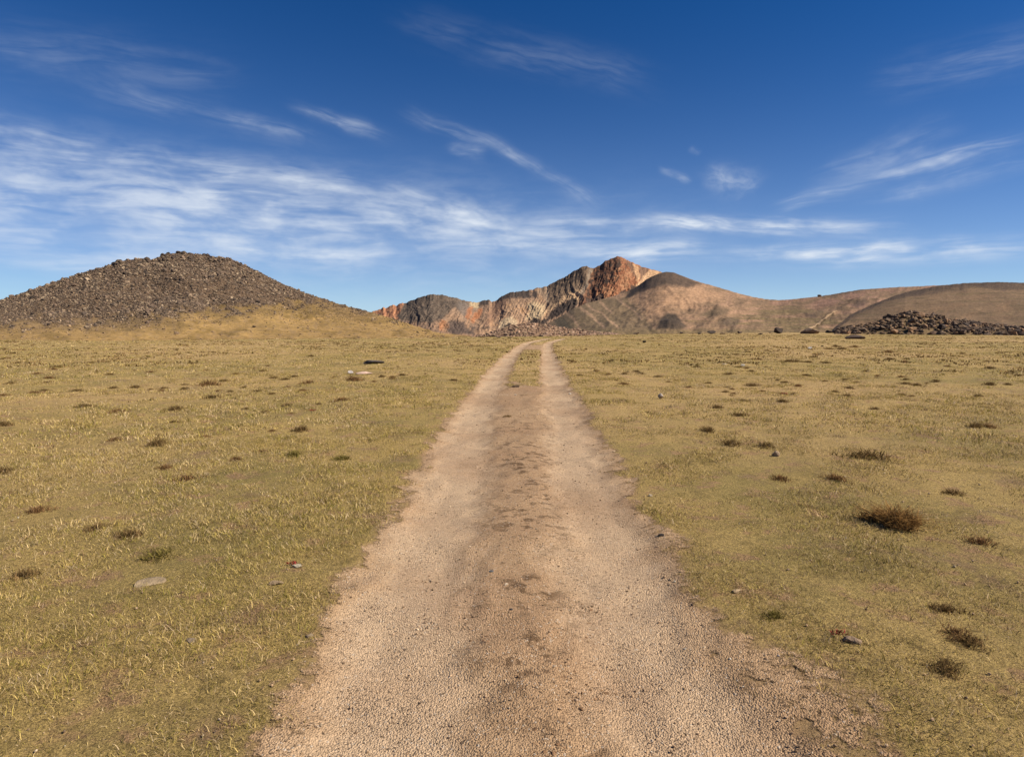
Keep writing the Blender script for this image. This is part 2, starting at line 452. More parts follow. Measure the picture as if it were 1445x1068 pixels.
    c = lerp(c, (84, 68, 62), poly_mask(X, Y, [(888, 410), (891, 402), (899, 404), (898, 410)], 1.4) * .85)
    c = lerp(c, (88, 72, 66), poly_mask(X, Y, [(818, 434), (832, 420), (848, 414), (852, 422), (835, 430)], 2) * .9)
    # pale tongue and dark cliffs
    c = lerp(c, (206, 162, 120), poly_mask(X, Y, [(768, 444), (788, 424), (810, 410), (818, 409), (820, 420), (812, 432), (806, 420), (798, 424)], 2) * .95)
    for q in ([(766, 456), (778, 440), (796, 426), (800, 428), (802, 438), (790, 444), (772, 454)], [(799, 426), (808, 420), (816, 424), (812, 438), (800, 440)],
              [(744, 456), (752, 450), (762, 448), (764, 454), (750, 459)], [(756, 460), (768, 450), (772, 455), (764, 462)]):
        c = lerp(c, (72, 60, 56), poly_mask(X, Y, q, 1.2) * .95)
    lum = c @ np.array([.3, .59, .11]); c = c + .20 * (lum[:, None] * np.array([1.08, .98, .9]) - c)
    c = c * np.array([1.0, 1.0, .93]); c *= 1.0 * (1 + .26 * fbm(px * .5, py * .5, 3, 181))[:, None]
    return np.clip(c, .02, .8)
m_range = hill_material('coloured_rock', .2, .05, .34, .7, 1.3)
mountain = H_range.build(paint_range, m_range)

# --- brown hill -----------------------------------------------------------------
brown_ridge = [(735, 473, 760), (752, 467, 760), (766, 460, 770), (780, 452.5, 785), (795, 444.5, 800), (810, 435, 820), (826, 428.5, 850), (845, 423.5, 890), (868, 417, 940), (882, 412, 960), (892, 407.5, 970), (902, 402, 975), (912, 394.5, 980), (920, 390, 985), (930, 386, 990), (940, 383.5, 1000), (950, 384.5, 1010),
  (962, 389, 1020), (975, 394, 1040), (990, 399, 1060), (1005, 403, 1080), (1022, 408, 1110), (1042, 414, 1140), (1062, 419, 1170), (1080, 422, 1200), (1098, 423.6, 1200), (1115, 422.6, 1190), (1135, 420.5, 1170), (1150, 419, 1160), (1160, 417.6, 1150),
  (1180, 414.5, 1120), (1200, 411, 1100), (1215, 408.6, 1090), (1240, 407, 1080), (1265, 405.3, 1070), (1291, 404.3, 1060), (1340, 402, 1050), (1400, 400, 1040), (1470, 401, 1030), (1560, 405, 1000)]
brown_foot = [(735, 560, -16), (800, 430, -13), (860, 340, -7.5), (1000, 260, -6.5), (1150, 250, -5.5), (1291, 250, -4.5), (1560, 260, -4)]
def blob(az, t, rd, px0, t0, wpx, wt):
    a0 = float(az_tan(px0, 450)[0]); da = wpx / F
    return np.exp(-((az - a0) / da) ** 2 - ((t - t0) / wt) ** 2)
def brown_bumps(az, t, rd, h):
    w = np.sin(np.pi * np.clip(t, 0, 1)) ** .8 * (t <= 1)
    u = az * 800
    g = ridged(u / 60 + .8 * fbm(u / 120, t * 2, 2, 205) - t * 1.2, t * .8, 3, 211, .5)
    big = fbm(u / 160, t * 1.8, 2, 221)
    sm = fbm(u / 14, t * 22, 3, 231)
    g4 = ridged(u / 22 + t * 1.4, t * 1.2, 3, 215, .6)
    dz = w * (1.8 * g + .5 * g4 + 2.4 * big + .8 * sm) * np.clip(h / 50, .3, 1.2)
    for px0, t0, wpx, wt, hh in CONES: dz = dz + hh * blob(az, t, rd, px0, t0, wpx, wt)
    return -2 * w * g, dz
H_brown = Hill('brown_hill', brown_ridge, brown_foot, 820, 240, 1.75, .7, jag=.35, seed=201, bumps=brown_bumps)
def t_at(h, px, py):
    b, h.bumps = h.bumps, None
    tt = np.linspace(0, 1, 800); x, y, z = h.point(np.full(800, float(az_tan(px, py)[0])), tt); h.bumps = b
    return float(tt[np.argmin(np.abs(project(x, y, z)[1] - py))])
CONES = []
CONES = [(px, t_at(H_brown, px, py), w, wt, hh) for px, py, w, wt, hh in ((946, 460, 20, .05, 4.0), (1013, 441, 20, .06, 7), (1033, 456, 14, .05, 4), (1152, 444, 26, .05, 3), (1215, 427, 22, .05, 4))]
def paint_brown(px, py, az, t):
    wx = 3 * fbm(px * .07, py * .1, 3, 241); wy = 1.6 * fbm(px * .07, py * .1, 3, 251)
    X, Y = px + wx, py + wy
    n = fbm(px * .03, py * .09, 4, 261); st = fbm(px * .012, py * .35, 4, 271)
    c = np.tile(np.array(alb(156, 124, 96)[:3]), (len(px), 1))
    c = lerp(c, (170, 134, 106), sstep(0, .5, n) * .8)
    c = lerp(c, (128, 104, 80), sstep(.0, .5, -n) * .75)
    c = lerp(c, (136, 112, 78), sstep(.05, .5, st) * sstep(440, 456, py) * .8)
    c = lerp(c, (158, 120, 100), sstep(1040, 1120, X) * sstep(450, 425, Y) * sstep(-.2, .4, n) * .8)
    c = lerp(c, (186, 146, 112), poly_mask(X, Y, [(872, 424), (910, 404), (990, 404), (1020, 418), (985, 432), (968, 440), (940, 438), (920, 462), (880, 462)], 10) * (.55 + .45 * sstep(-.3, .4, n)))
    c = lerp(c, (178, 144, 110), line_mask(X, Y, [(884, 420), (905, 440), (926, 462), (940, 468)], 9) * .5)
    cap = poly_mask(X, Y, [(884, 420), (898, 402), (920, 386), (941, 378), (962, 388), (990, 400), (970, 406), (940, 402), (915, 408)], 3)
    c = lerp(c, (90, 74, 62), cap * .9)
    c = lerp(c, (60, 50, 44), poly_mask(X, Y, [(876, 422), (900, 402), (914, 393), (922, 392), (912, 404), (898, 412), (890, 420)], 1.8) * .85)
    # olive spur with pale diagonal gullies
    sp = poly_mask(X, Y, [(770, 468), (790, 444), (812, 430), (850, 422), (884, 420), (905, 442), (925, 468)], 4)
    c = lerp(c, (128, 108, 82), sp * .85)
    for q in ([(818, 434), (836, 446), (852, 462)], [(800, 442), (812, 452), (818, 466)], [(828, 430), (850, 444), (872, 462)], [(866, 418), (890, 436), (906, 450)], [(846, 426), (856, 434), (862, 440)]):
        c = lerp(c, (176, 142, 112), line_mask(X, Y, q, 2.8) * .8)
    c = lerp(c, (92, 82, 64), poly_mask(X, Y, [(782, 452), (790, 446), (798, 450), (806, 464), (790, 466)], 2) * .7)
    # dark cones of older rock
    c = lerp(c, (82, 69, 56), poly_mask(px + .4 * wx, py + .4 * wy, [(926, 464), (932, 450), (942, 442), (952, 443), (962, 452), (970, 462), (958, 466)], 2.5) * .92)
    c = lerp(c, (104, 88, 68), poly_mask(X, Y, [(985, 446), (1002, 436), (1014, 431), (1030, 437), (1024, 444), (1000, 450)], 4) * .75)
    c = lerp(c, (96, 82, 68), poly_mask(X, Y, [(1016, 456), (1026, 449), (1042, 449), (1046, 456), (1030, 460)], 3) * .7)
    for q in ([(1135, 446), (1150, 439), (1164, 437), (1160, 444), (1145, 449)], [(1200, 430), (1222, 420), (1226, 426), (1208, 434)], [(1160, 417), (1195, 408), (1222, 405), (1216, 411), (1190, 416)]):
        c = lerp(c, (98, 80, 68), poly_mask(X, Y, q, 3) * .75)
    c = lerp(c, (132, 112, 78), poly_mask(X, Y, [(1055, 436), (1120, 430), (1180, 446), (1300, 444), (1300, 466), (1080, 468), (1020, 466)], 8) * sstep(-.3, .2, st) * .8)
    c = lerp(c, (140, 118, 80), sstep(461, 469, py) * .6)
    gl = ridged(px * .05 + .35 * py * .05, py * .02, 3, 291)
    c *= (1.04 * (1 + .2 * fbm(px * .3, py * .5, 3, 281)) * (1 - .16 * sstep(.45, .8, gl)))[:, None]
    return np.clip(c, .02, .8)
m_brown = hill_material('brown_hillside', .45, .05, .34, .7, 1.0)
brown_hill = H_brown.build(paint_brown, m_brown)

# --- nearer fold of the same hillside on the right --------------------------------
fold_ridge = [(1176, 466, 420), (1186, 456, 480), (1200, 444, 540), (1235, 428, 600), (1262, 417.5, 620), (1278, 412.5, 630), (1291, 409.5, 640), (1320, 404, 640), (1360, 399.5, 640), (1410, 398, 640), (1470, 400, 640), (1600, 408, 640)]
fold_foot = [(1176, 300, -6), (1291, 240, -5), (1600, 220, -4)]
def fold_bumps(az, t, rd, h):
    w = np.sin(np.pi * np.clip(t, 0, 1)) * (t <= 1); u = az * 600
    return 0 * az, w * (1.6 * ridged(u / 50 + t, t, 3, 311) + 2.5 * fbm(u / 120, t * 2, 2, 321))
H_fold = Hill('near_brown_hill', fold_ridge, fold_foot, 360, 150, 1.7, .8, jag=.4, seed=301, bumps=fold_bumps)
def paint_fold(px, py, az, t):
    n = fbm(px * .03, py * .1, 4, 331); st = fbm(px * .012, py * .4, 4, 341)
    c = np.tile(np.array(alb(142, 114, 86)[:3]), (len(px), 1))
    c = lerp(c, (126, 104, 74), sstep(.0, .5, st) * .8)
    c = lerp(c, (150, 118, 88), sstep(.1, .5, n) * .6)
    c = lerp(c, (84, 68, 58), sstep(.80, .95, t + .08 * n) * (t < 1.2) * .8)
    c *= .98 * (1 + .2 * fbm(px * .3, py * .5, 3, 351))[:, None]
    return np.clip(c, .02, .8)
near_brown = H_fold.build(paint_fold, m_brown)

# --- rocky hill on the left ---------------------------------------------------------
rocky_ridge = [(-260, 470, 150), (-150, 455, 170), (-60, 438, 190), (0, 424, 205), (40, 411, 212), (80, 397, 218), (115, 386, 222), (140, 378, 225), (158, 373, 228), (166, 370, 228), (180, 367.5, 230), (197, 365, 230), (214, 367, 230), (222, 363, 230), (236, 359, 230), (252, 357.5, 230), (270, 357.8, 230), (286, 360, 230), (299, 363.5, 230), (310, 363, 230), (322, 364, 230), (332, 368.5, 229), (348, 376, 228),
  (366, 384.5, 226), (385, 394, 224), (402, 402.5, 221), (420, 410, 218), (436, 415.5, 214), (452, 420.5, 210), (470, 426.5, 205), (486, 431, 198), (500, 435, 190), (520, 439.5, 180), (540, 445, 170), (560, 451.5, 158), (580, 458, 148), (600, 464, 138), (620, 470, 128), (640, 475.5, 118), (665, 481, 108)]
rocky_foot = [(-260, 70, -.3), (158, 70, -.3), (400, 74, -.3), (520, 78, -.35), (600, 84, -.5), (665, 92, -.6)]
def rocky_bumps(az, t, rd, h):
    w = np.sin(np.pi * np.clip(t, 0, 1)) ** .8 * (t <= 1); u = az * 200
    s = np.clip(h / 20, .15, 1)
    return 0 * az, w * s * (.9 * fbm(u / 14, t * 6, 3, 411) + 1.8 * fbm(u / 40, t * 2.2, 2, 421) + .35 * sstep(.45, .6, t) * fbm(u / 2.0, t * 40, 3, 431, .7))
H_rocky = Hill('rocky_hill', rocky_ridge, rocky_foot, 640, 240, 1.9, .8, jag=.8, seed=401, bumps=rocky_bumps)
SCREE_LOW = ([-400, 0, 158, 230, 300, 340, 400, 450, 480, 520, 560], [452, 452, 450, 441, 434, 431, 427, 424, 427, 433, 440])
def scree_mask(px, py):
    b = np.interp(px, *SCREE_LOW)
    return sstep(13, -9, py - b + 13 * fbm(px * .05, py * .1, 4, 441))
def paint_rocky(px, py, az, t):
    n = fbm(px * .02, py * .08, 4, 451); n2 = fbm(px * .12, py * .3, 3, 461)
    c = np.tile(np.array(alb(188, 151, 94)[:3]), (len(px), 1))
    c = lerp(c, (152, 122, 70), sstep(.0, .5, n) * .8)
    c = lerp(c, (176, 142, 86), sstep(.0, .5, -n) * .8)
    c = lerp(c, (128, 104, 60), sstep(452, 438, py) * sstep(150, 260, px) * sstep(560, 420, px) * .6)
    c = lerp(c, (146, 118, 84), sstep(430, 520, px) * sstep(452, 440, py) * .5)
    c = lerp(c, (138, 114, 84), sstep(300, 150, px) * sstep(475, 450, py) * .7)
    c = lerp(c, (146, 120, 90), sstep(.1, .45, n2) * .5)
    sm = scree_mask(px, py)
    c = lerp(c, (112, 90, 70), sm)
    c *= (1 + .2 * n2)[:, None]
    return np.clip(c, .02, .8)
m_rocky = hill_material('stony_hillside', 2.2, .3, .42, .8, .25)
rocky_hill = H_rocky.build(paint_rocky, m_rocky)

# ------------------------------------------------------------------ rocks
def ico(sub):
    import bmesh
    bm = bmesh.new(); bmesh.ops.create_icosphere(bm, subdivisions=sub, radius=1.0)
    v = np.array([x.co[:] for x in bm.verts]); f = np.array([[w.index for w in q.verts] for q in bm.faces]); bm.free()
    return v, f
ICO1, ICO2, ICO3 = ico(1), ico(2), ico(3)

def rock_shape(base, r, cuts=7, flat=.7, lo=.45, hi=.85):
    v = base[0].copy()
    for k in range(cuts):
        d = r.normal(size=3); d /= np.linalg.norm(d)
        h = r.uniform(lo, hi)
        s = v @ d; over = s > h
        v[over] -= np.outer(s[over] - h, d)
    v *= np.array([1.0, r.uniform(.6, .95), flat])
    return v

def rock_material(name, hue=1.0):
    m, nt = new_mat(name)
    co = objco(nt)
    info = nt.n('ShaderNodeObjectInfo')
    off = nt.n('ShaderNodeVectorMath', {0: co, 1: nt.n('ShaderNodeCombineXYZ', {0: nt.math('MULTIPLY', info.outputs['Random'], 50)}).outputs[0]}, operation='ADD').outputs[0]
    n1 = nt.noise(off, 3.5, 6, .65); n2 = nt.noise(off, 18, 5, .7)
    c = nt.scale(tint(nt), nt.rng(n1, .3, .7, .65, 1.35, False))
    c = nt.scale(c, nt.rng(n2, .3, .7, .75, 1.25, False))
    finish(nt, c, .9, nt.math('ADD', n1, nt.math('MULTIPLY', n2, .4)), .7, .08, spec=.25)
    return m
m_rock = rock_material('weathered_stone')

def scatter_rocks(name, pos, size, cols, kind='stuff', base=ICO1, nproto=24, sink=.25, flat=(.45, .85), lo=.4):
    protos = [rock_shape(base, rng, 6, rng.uniform(*flat), lo) for _ in range(nproto)]
    nv = len(base[0]); n = len(pos)
    idx = rng.integers(0, nproto, n)
    P = np.stack(protos)[idx]                                   # n, nv, 3
    ang = rng.uniform(0, 2 * np.pi, n); ca, sa = np.cos(ang)[:, None], np.sin(ang)[:, None]
    tlt = rng.normal(0, .35, n); ct, st = np.cos(tlt)[:, None], np.sin(tlt)[:, None]
    y1 = P[:, :, 1] * ct - P[:, :, 2] * st; z1 = P[:, :, 1] * st + P[:, :, 2] * ct
    x2 = P[:, :, 0] * ca - y1 * sa; y2 = P[:, :, 0] * sa + y1 * ca
    V = np.stack([x2, y2, z1], 2) * size[:, None, None] + pos[:, None, :]
    V[:, :, 2] += (size * sink)[:, None]
    Fc = base[1][None] + (np.arange(n) * nv)[:, None, None]
    C = np.repeat(cols, nv, axis=0)
    me = mesh_np(name, V.reshape(-1, 3), Fc.reshape(-1, 3), C)
    return tag(link(name, me, m_rock), kind=kind)

def rand_cols(n, pal, jit=.18):
    pal = np.array([alb(*p)[:3] for p in pal])
    c = pal[rng.integers(0, len(pal), n)]
    return c * (1 + rng.normal(0, jit, n))[:, None].clip(.5, 1.6)

def on_hill(h, n, test, tmin=.05, tmax=1.06):
    out = []
    while sum(len(o) for o in out) < n:
        az = rng.uniform(h.ra[0], h.ra[-1], n * 2); t = rng.uniform(tmin, tmax, n * 2)
        x, y, z = h.point(az, t); px, py = project(x, y, z)
        keep = rng.uniform(0, 1, n * 2) < test(px, py, t)
        out.append(np.stack([x, y, z], 1)[keep])
    return np.concatenate(out)[:n]

# loose scree on the rocky hill (one mass nobody could count)
p1 = on_hill(H_rocky, 46000, lambda px, py, t: scree_mask(px, py) * (px > -120), .2, 1.08)
sz = np.clip(rng.lognormal(-1.80, .55, len(p1)), .07, 1.0) * np.interp(p1[:, 2], [2, 16], [.6, 1.05])
scree = scatter_rocks('scree', p1, sz, rand_cols(len(p1), [(124, 103, 85), (106, 89, 74), (144, 121, 98), (92, 78, 67), (130, 107, 88), (172, 148, 120)], .24))
p2 = on_hill(H_rocky, 9000, lambda px, py, t: .04 + .9 * sstep(462, 438, py) * (.25 + .75 * sstep(330, 470, px)) + .6 * sstep(475, 450, py) * sstep(330, 200, px), .06, .98)
scree2 = scatter_rocks('loose_stones', p2, np.clip(rng.lognormal(-2.25, .5, len(p2)), .05, .4), rand_cols(len(p2), [(146, 120, 92), (176, 146, 112), (122, 100, 78)]))

# ------------------------------------------------------------------ rubble mounds (terrain) with their blocks
class Mound:
    def __init__(s, name, prof, d0, d1, nc=160, nr=60):
        pts = np.array([(*az_tan(p, q), 0) for p, q in prof]); s.ra, s.rt = pts[:, 0], pts[:, 1]
        s.d0, s.d1, s.name, s.nc, s.nr = d0, d1, name, nc, nr
    def point(s, az, t):
        te = np.interp(az, s.ra, s.rt); dm = (s.d0 + s.d1) / 2
        ztop = CAM_H + dm * te
        r = s.d0 + (s.d1 - s.d0) * t
        prof = np.sin(np.pi * np.clip(t, 0, 1)) ** .8
        x, y = r * np.sin(az), r * np.cos(az)
        zb = ground_z(x, y) - .3
        return x, y, zb + np.maximum(ztop - zb, 0) * prof + .15 * prof * fbm(x * .5, y * .5, 3, 501)
    def build(s, mat, col):
        T, Az = np.meshgrid(np.linspace(0, 1, s.nr), np.linspace(s.ra[0], s.ra[-1], s.nc), indexing='ij')
        x, y, z = s.point(Az.ravel(), T.ravel())
        c = np.tile(np.array(alb(*col)[:3]), (len(x), 1)) * (1 + .2 * fbm(x * .4, y * .4, 3, 511))[:, None]
        o = link(s.name, mesh_np(s.name, np.stack([x, y, z], 1), grid_faces(s.nr, s.nc), c, smooth=True), mat)
        return tag(o, kind='structure')
    def sample(s, n, tmin, tmax, w=None):
        az = rng.uniform(s.ra[0], s.ra[-1], n); t = rng.uniform(tmin, tmax, n)
        return np.stack(s.point(az, t), 1)
M_dark = Mound('rubble_hill', [(1178, 468), (1195, 464.5), (1215, 461), (1235, 456), (1255, 449), (1275, 444), (1291, 443), (1315, 446), (1345, 453), (1380, 459), (1430, 463), (1480, 466), (1500, 468.5)], 118, 150)
M_dark.build(m_rocky, (140, 114, 80))
pd = np.concatenate([M_dark.sample(2300, .10, .62), M_dark.sample(420, .0, .12)])
scatter_rocks('rubble', pd, np.clip(rng.lognormal(-1.35, .55, len(pd)), .1, .9), rand_cols(len(pd), [(112, 88, 70), (136, 108, 80), (90, 72, 60), (160, 124, 92), (118, 96, 76)], .2))
M_pink = Mound('stone_mound', [(672, 475), (690, 471), (700, 467), (712, 463), (724, 459.5), (738, 457.5), (752, 457), (768, 459.5), (785, 462), (805, 465), (830, 468), (860, 471), (880, 474)], 108, 150)
M_pink.build(m_rocky, (168, 134, 106))
pp = M_pink.sample(2600, .1, .6)
scatter_rocks('mound_stones', pp, np.clip(rng.lognormal(-1.6, .4, len(pp)), .08, .5), rand_cols(len(pp), [(190, 152, 124), (170, 134, 108), (204, 168, 140), (140, 114, 94), (160, 134, 104)], .16))

# pale foot path climbing the brown hill: a strip laid on its slope
def hill_strip(name, h, pts, half, mat):
    V = []
    az0 = []
    tt = np.linspace(.05, .98, 500)
    for px, py in pts:
        a = float(az_tan(px, py)[0])
        x, y, z = h.point(np.full(500, a), tt); qx, qy = project(x, y, z)
        i = int(np.argmin(np.abs(qy - py))); az0.append((a, tt[i]))
    n = 60
    k = np.linspace(0, len(az0) - 1, n)
    aa = np.interp(k, range(len(az0)), [q[0] for q in az0]); t_ = np.interp(k, range(len(az0)), [q[1] for q in az0])
    da = half / 500.0
    rows = []
    for s in np.linspace(-1, 1, 5):
        ww = da * s * (1 - .55 * k / k[-1]) * (1 + .2 * np.sin(k * 5))
        x, y, z = h.point(aa + ww, t_); rows.append(np.stack([x, y, z + .9], 1))
    return tag(link(name, mesh_np(name, np.concatenate(rows), grid_faces(5, n), np.tile(np.array(alb(206, 170, 130)[:3]), (5 * n, 1)), smooth=True), mat), kind='structure')
hill_strip('path', H_brown, [(1143, 465), (1150, 461), (1158, 455), (1164, 451), (1169, 446), (1176, 442), (1183, 439.5)], 1.4, m_brown)

# ------------------------------------------------------------------ single stones
def stone(px, py, wpx, label, col, flat=.5, cat='stone', name='stone', group=None, elong=1.0, seed=None, sink=.12, ang=None, cuts=8, lo=.5):
    r = np.random.default_rng(seed if seed is not None else int(px * 13 + py * 7))
    x, y = ground_pt(px, py); x, y = float(x), float(y)
    d = math.hypot(x, y); s = wpx * d / F / 2
    v = rock_shape(ICO3, r, cuts + 3, flat, lo)
    v[:, 0] *= elong
    v *= (1 + .035 * np.array([math.sin(q[0] * 9 + q[2] * 7) * math.cos(q[1] * 8) for q in v]))[:, None]
    v[:, 2] += flat * (1 - 2 * sink) * .7
    v *= s / max(1e-6, np.abs(v[:, 0]).max())
    c = np.tile(np.array(alb(*col)[:3]), (len(v), 1))
    o = link(name, mesh_np(name, v, ICO3[1], c), m_rock)
    o.location = (x, y, gz(x, y)); o.rotation_euler = (0, 0, ang if ang is not None else r.uniform(-.5, .5))
    return tag(o, label, cat, group)

stone(526, 514.5, 32, 'long flat dark grey rock in the left pasture', (104, 94, 86), .22, 'rock', 'flat_rock', ang=0)
stone(511, 530, 28, 'long pinkish white stone lying just in front of the flat grey rock', (204, 172, 152), .2, 'stone', ang=.05)
stone(494, 529.5, 9, 'small round white stone at the left end of the long pinkish stone', (226, 212, 202), .75)
stone(932, 564, 9, 'single upright pale grey stone in the grass right of the track', (190, 172, 156), .9, cuts=14, lo=.3)
stone(1093, 643, 13, 'squarish pale stone with shaded left face among tufts right of the track', (178, 150, 120), .7, cuts=14, lo=.3)
stone(1143, 493, 6, 'tiny bright white stone far out on the right pasture', (232, 222, 210), .6)
stone(909, 484, 6, 'small black stone at the far edge of the right pasture', (52, 44, 40), .8)
stone(1208, 478, 27, 'long flat dark boulder in the grass below the rubble hill', (92, 74, 62), .26, 'boulder', 'boulder', ang=-.05)
stone(1048, 517, 7, 'small white stone in the middle of the right pasture', (226, 214, 198), .5)
stone(1022, 515, 8, 'thin whitish flat stone on the right pasture', (206, 184, 154), .25)
stone(212, 821, 36, 'broad flat pale grey stone sunk in the grass at lower left', (172, 148, 116), .2, ang=.1, sink=.45, cuts=12, lo=.35)
stone(1202, 908, 22, 'rough pale rock in the grass at lower right beside red leaves', (166, 138, 112), .4, 'rock', 'rock', sink=.4)
stone(418, 800, 16, 'small cracked whitish stone with red leaves in the left foreground grass', (196, 182, 156), .35)
stone(694, 804, 9, 'bluish grey pebble on the middle of the track', (124, 120, 118), .55, 'pebble', 'pebble')
stone(714, 821, 8, 'cream coloured pebble on the middle of the track', (228, 204, 174), .6, 'pebble', 'pebble')
stone(721, 858, 7, 'black and white pebble on the track below the cream one', (104, 96, 92), .8, 'pebble', 'pebble')
stone(727, 557, 4, 'tiny white stone on the track behind the dark dung clump', (236, 226, 212), .6, 'pebble', 'pebble')
stone(804, 553, 5, 'tiny white stone at the right edge of the track', (228, 214, 198), .6, 'pebble', 'pebble')
stone(918, 699, 6, 'round white pebble at the right edge of the track near bare soil', (224, 202, 172), .7, 'pebble', 'pebble')
stone(933, 755, 9, 'small dark stone at the right edge of the track', (70, 60, 54), .6, 'pebble', 'pebble')
stone(898, 898, 7, 'pale chip of stone at the near end of the right rut', (212, 190, 166), .5, 'pebble', 'pebble')
stone(786, 868, 7, 'cream chip of stone in the near middle of the track', (214, 190, 162), .5, 'pebble', 'pebble')
stone(270, 905, 14, 'grey stone half hidden in grass at the bottom left', (150, 130, 108), .5, sink=.4)
stone(436, 894, 12, 'dusty grey stone in the grass beside the left rut', (160, 138, 112), .5, sink=.4)
stone(390, 825, 20, 'tan stone half buried in the left foreground grass', (170, 144, 112), .35)
stone(1040, 838, 14, 'light tan stone at the grass edge right of the near track', (196, 166, 128), .5)

# dark rocks strung along the far edge of the pasture
edge_rocks = [
 (880, 470.5, 7, 'dark small rock at far left of the row along the pasture edge'),
 (897, 471.5, 14, 'low dark rock pair left of centre on the pasture edge'),
 (961, 470.5, 13, 'dark pointed rock on the pasture edge below the dark cone'),
 (987, 471, 9, 'brown low rock between two wider rocks on the pasture edge'),
 (1003, 471, 15, 'wide low dark rock on the pasture edge right of the dark cone'),
 (1020, 470.8, 12, 'flat brown slab beside the wide dark rock on pasture edge'),
 (1044, 470.5, 10, 'thin flat rock alone on the pasture edge'),
 (1072, 471.6, 13, 'rounded dark rock sitting slightly in front of the pasture edge'),
 (1087, 469.6, 8, 'black upright rock left of a wide block on pasture edge'),
 (1099, 470, 15, 'wide dark block right of the black upright rock'),
 (1170, 469.6, 17, 'dark low rock just right of the large pale faced boulder'),
 (1196, 469, 12, 'small stone heap left of the rubble hill foot'),
 (1225, 470, 14, 'thin dark slab at the foot of the rubble hill'),
 (1249, 470, 17, 'flat brown slab under the middle of the rubble hill'),
 (1274, 471, 19, 'black angular boulder in front of the rubble hill'),
 (1160, 488, 6, 'tiny grey stone in the tufts below the flat boulder'),
 (703, 476, 10, 'dark rock at left foot of the pink stone mound'),
 (720, 476.5, 9, 'black rock in front of the pink stone mound'),
 (763, 474.5, 11, 'dark low rock at right front of the pink stone mound'),
]
for px, py, w, lab in edge_rocks:
    stone(px, py + .6, w * .72, lab, random.choice([(84, 70, 60), (98, 80, 66), (72, 60, 52), (110, 90, 74)]), random.uniform(.3, .6), 'rock', 'rock', cuts=15, lo=.28, group='rocks along the far edge of the pasture')
stone(1146, 471, 26, 'large boulder with a pale right face at foot of the hill path', (138, 114, 94), .42, 'boulder', 'boulder', ang=.1, cuts=16, lo=.3)

# lone outcrop on the skyline of the brown hill
a = float(az_tan(1156, 418)[0]); x, y, z = (float(q) for q in H_brown.point(a, .995))
v = rock_shape(ICO2, np.random.default_rng(5), 8, .6, .5) * 4.2
o = link('outcrop', mesh_np('outcrop', v, ICO2[1], np.tile(np.array(alb(112, 92, 78)[:3]), (len(v), 1))), m_rock); o.location = (x, y, z + .8)
tag(o, 'small dark outcrop on the skyline of the brown hill', 'outcrop')

# crest boulders of the rocky hill
for i in range(46):
    px = random.choice([random.uniform(160, 345), random.uniform(160, 300)])
    a = float(az_tan(px, 365)[0])
    t = random.uniform(.93, 1.02)
    x, y, z = (float(q) for q in H_rocky.point(a, t))
    s = random.uniform(.5, 1.15)
    if i == 0:
        proto = []
        for k in range(6):
            r = np.random.default_rng(900 + k)
            v = rock_shape(ICO2, r, 7, r.uniform(.6, .95), .45) * 1.0
            proto.append(mesh_np('boulder', v, ICO2[1], np.tile(np.array(alb(*[(92, 76, 64), (110, 92, 74), (78, 64, 56)][k % 3])[:3]), (len(v), 1))))
    o = link('boulder', proto[i % 6], m_rock)
    o.location = (x, y, z + .25 * s); o.scale = (s, s, s * random.uniform(.7, 1.2)); o.rotation_euler = (random.uniform(-.4, .4), random.uniform(-.4, .4), random.uniform(0, 6.28))
    tag(o, 'dark jagged boulder on the crest of the rocky hill', 'boulder', 'boulders on the crest of the rocky hill')

# ------------------------------------------------------------------ grass
m_grass, nt = new_mat('grass_blade')
col = tint(nt)
d = nt.n('ShaderNodeBsdfDiffuse', {'Color': col}); tr = nt.n('ShaderNodeBsdfTranslucent', {'Color': col})
mx = nt.n('ShaderNodeMixShader', {0: .28, 1: d.outputs[0], 2: tr.outputs[0]})
nt.n('ShaderNodeOutputMaterial', {'Surface': mx.outputs[0]})

def blades(root, h, w, lean, cols, seg=2):
    n = len(root)
    a = rng.uniform(0, 2 * np.pi, n); b = rng.uniform(0, 2 * np.pi, n)
    side = np.stack([np.cos(a), np.sin(a), np.zeros(n)], 1) * (w / 2)[:, None]
    dirn = np.stack([np.cos(b), np.sin(b), np.zeros(n)], 1)
    up = np.array([0, 0, 1.0])
    m = root + dirn * (h * lean * .35)[:, None] + up * (h * .55)[:, None]
    tip = root + dirn * (h * lean)[:, None] + up * (h * np.sqrt(np.clip(1 - (lean * .55) ** 2, .15, 1)))[:, None]
    V = np.stack([root - side, root + side, m - side * .75, m + side * .75, tip], 1)
    i = (np.arange(n) * 5)[:, None]
    q = np.concatenate([i + 0, i + 1, i + 3, i + 2], 1); t = np.concatenate([i + 2, i + 3, i + 4], 1)
    C = np.repeat(cols, 5, axis=0)
    return V.reshape(-1, 3), q, t, C

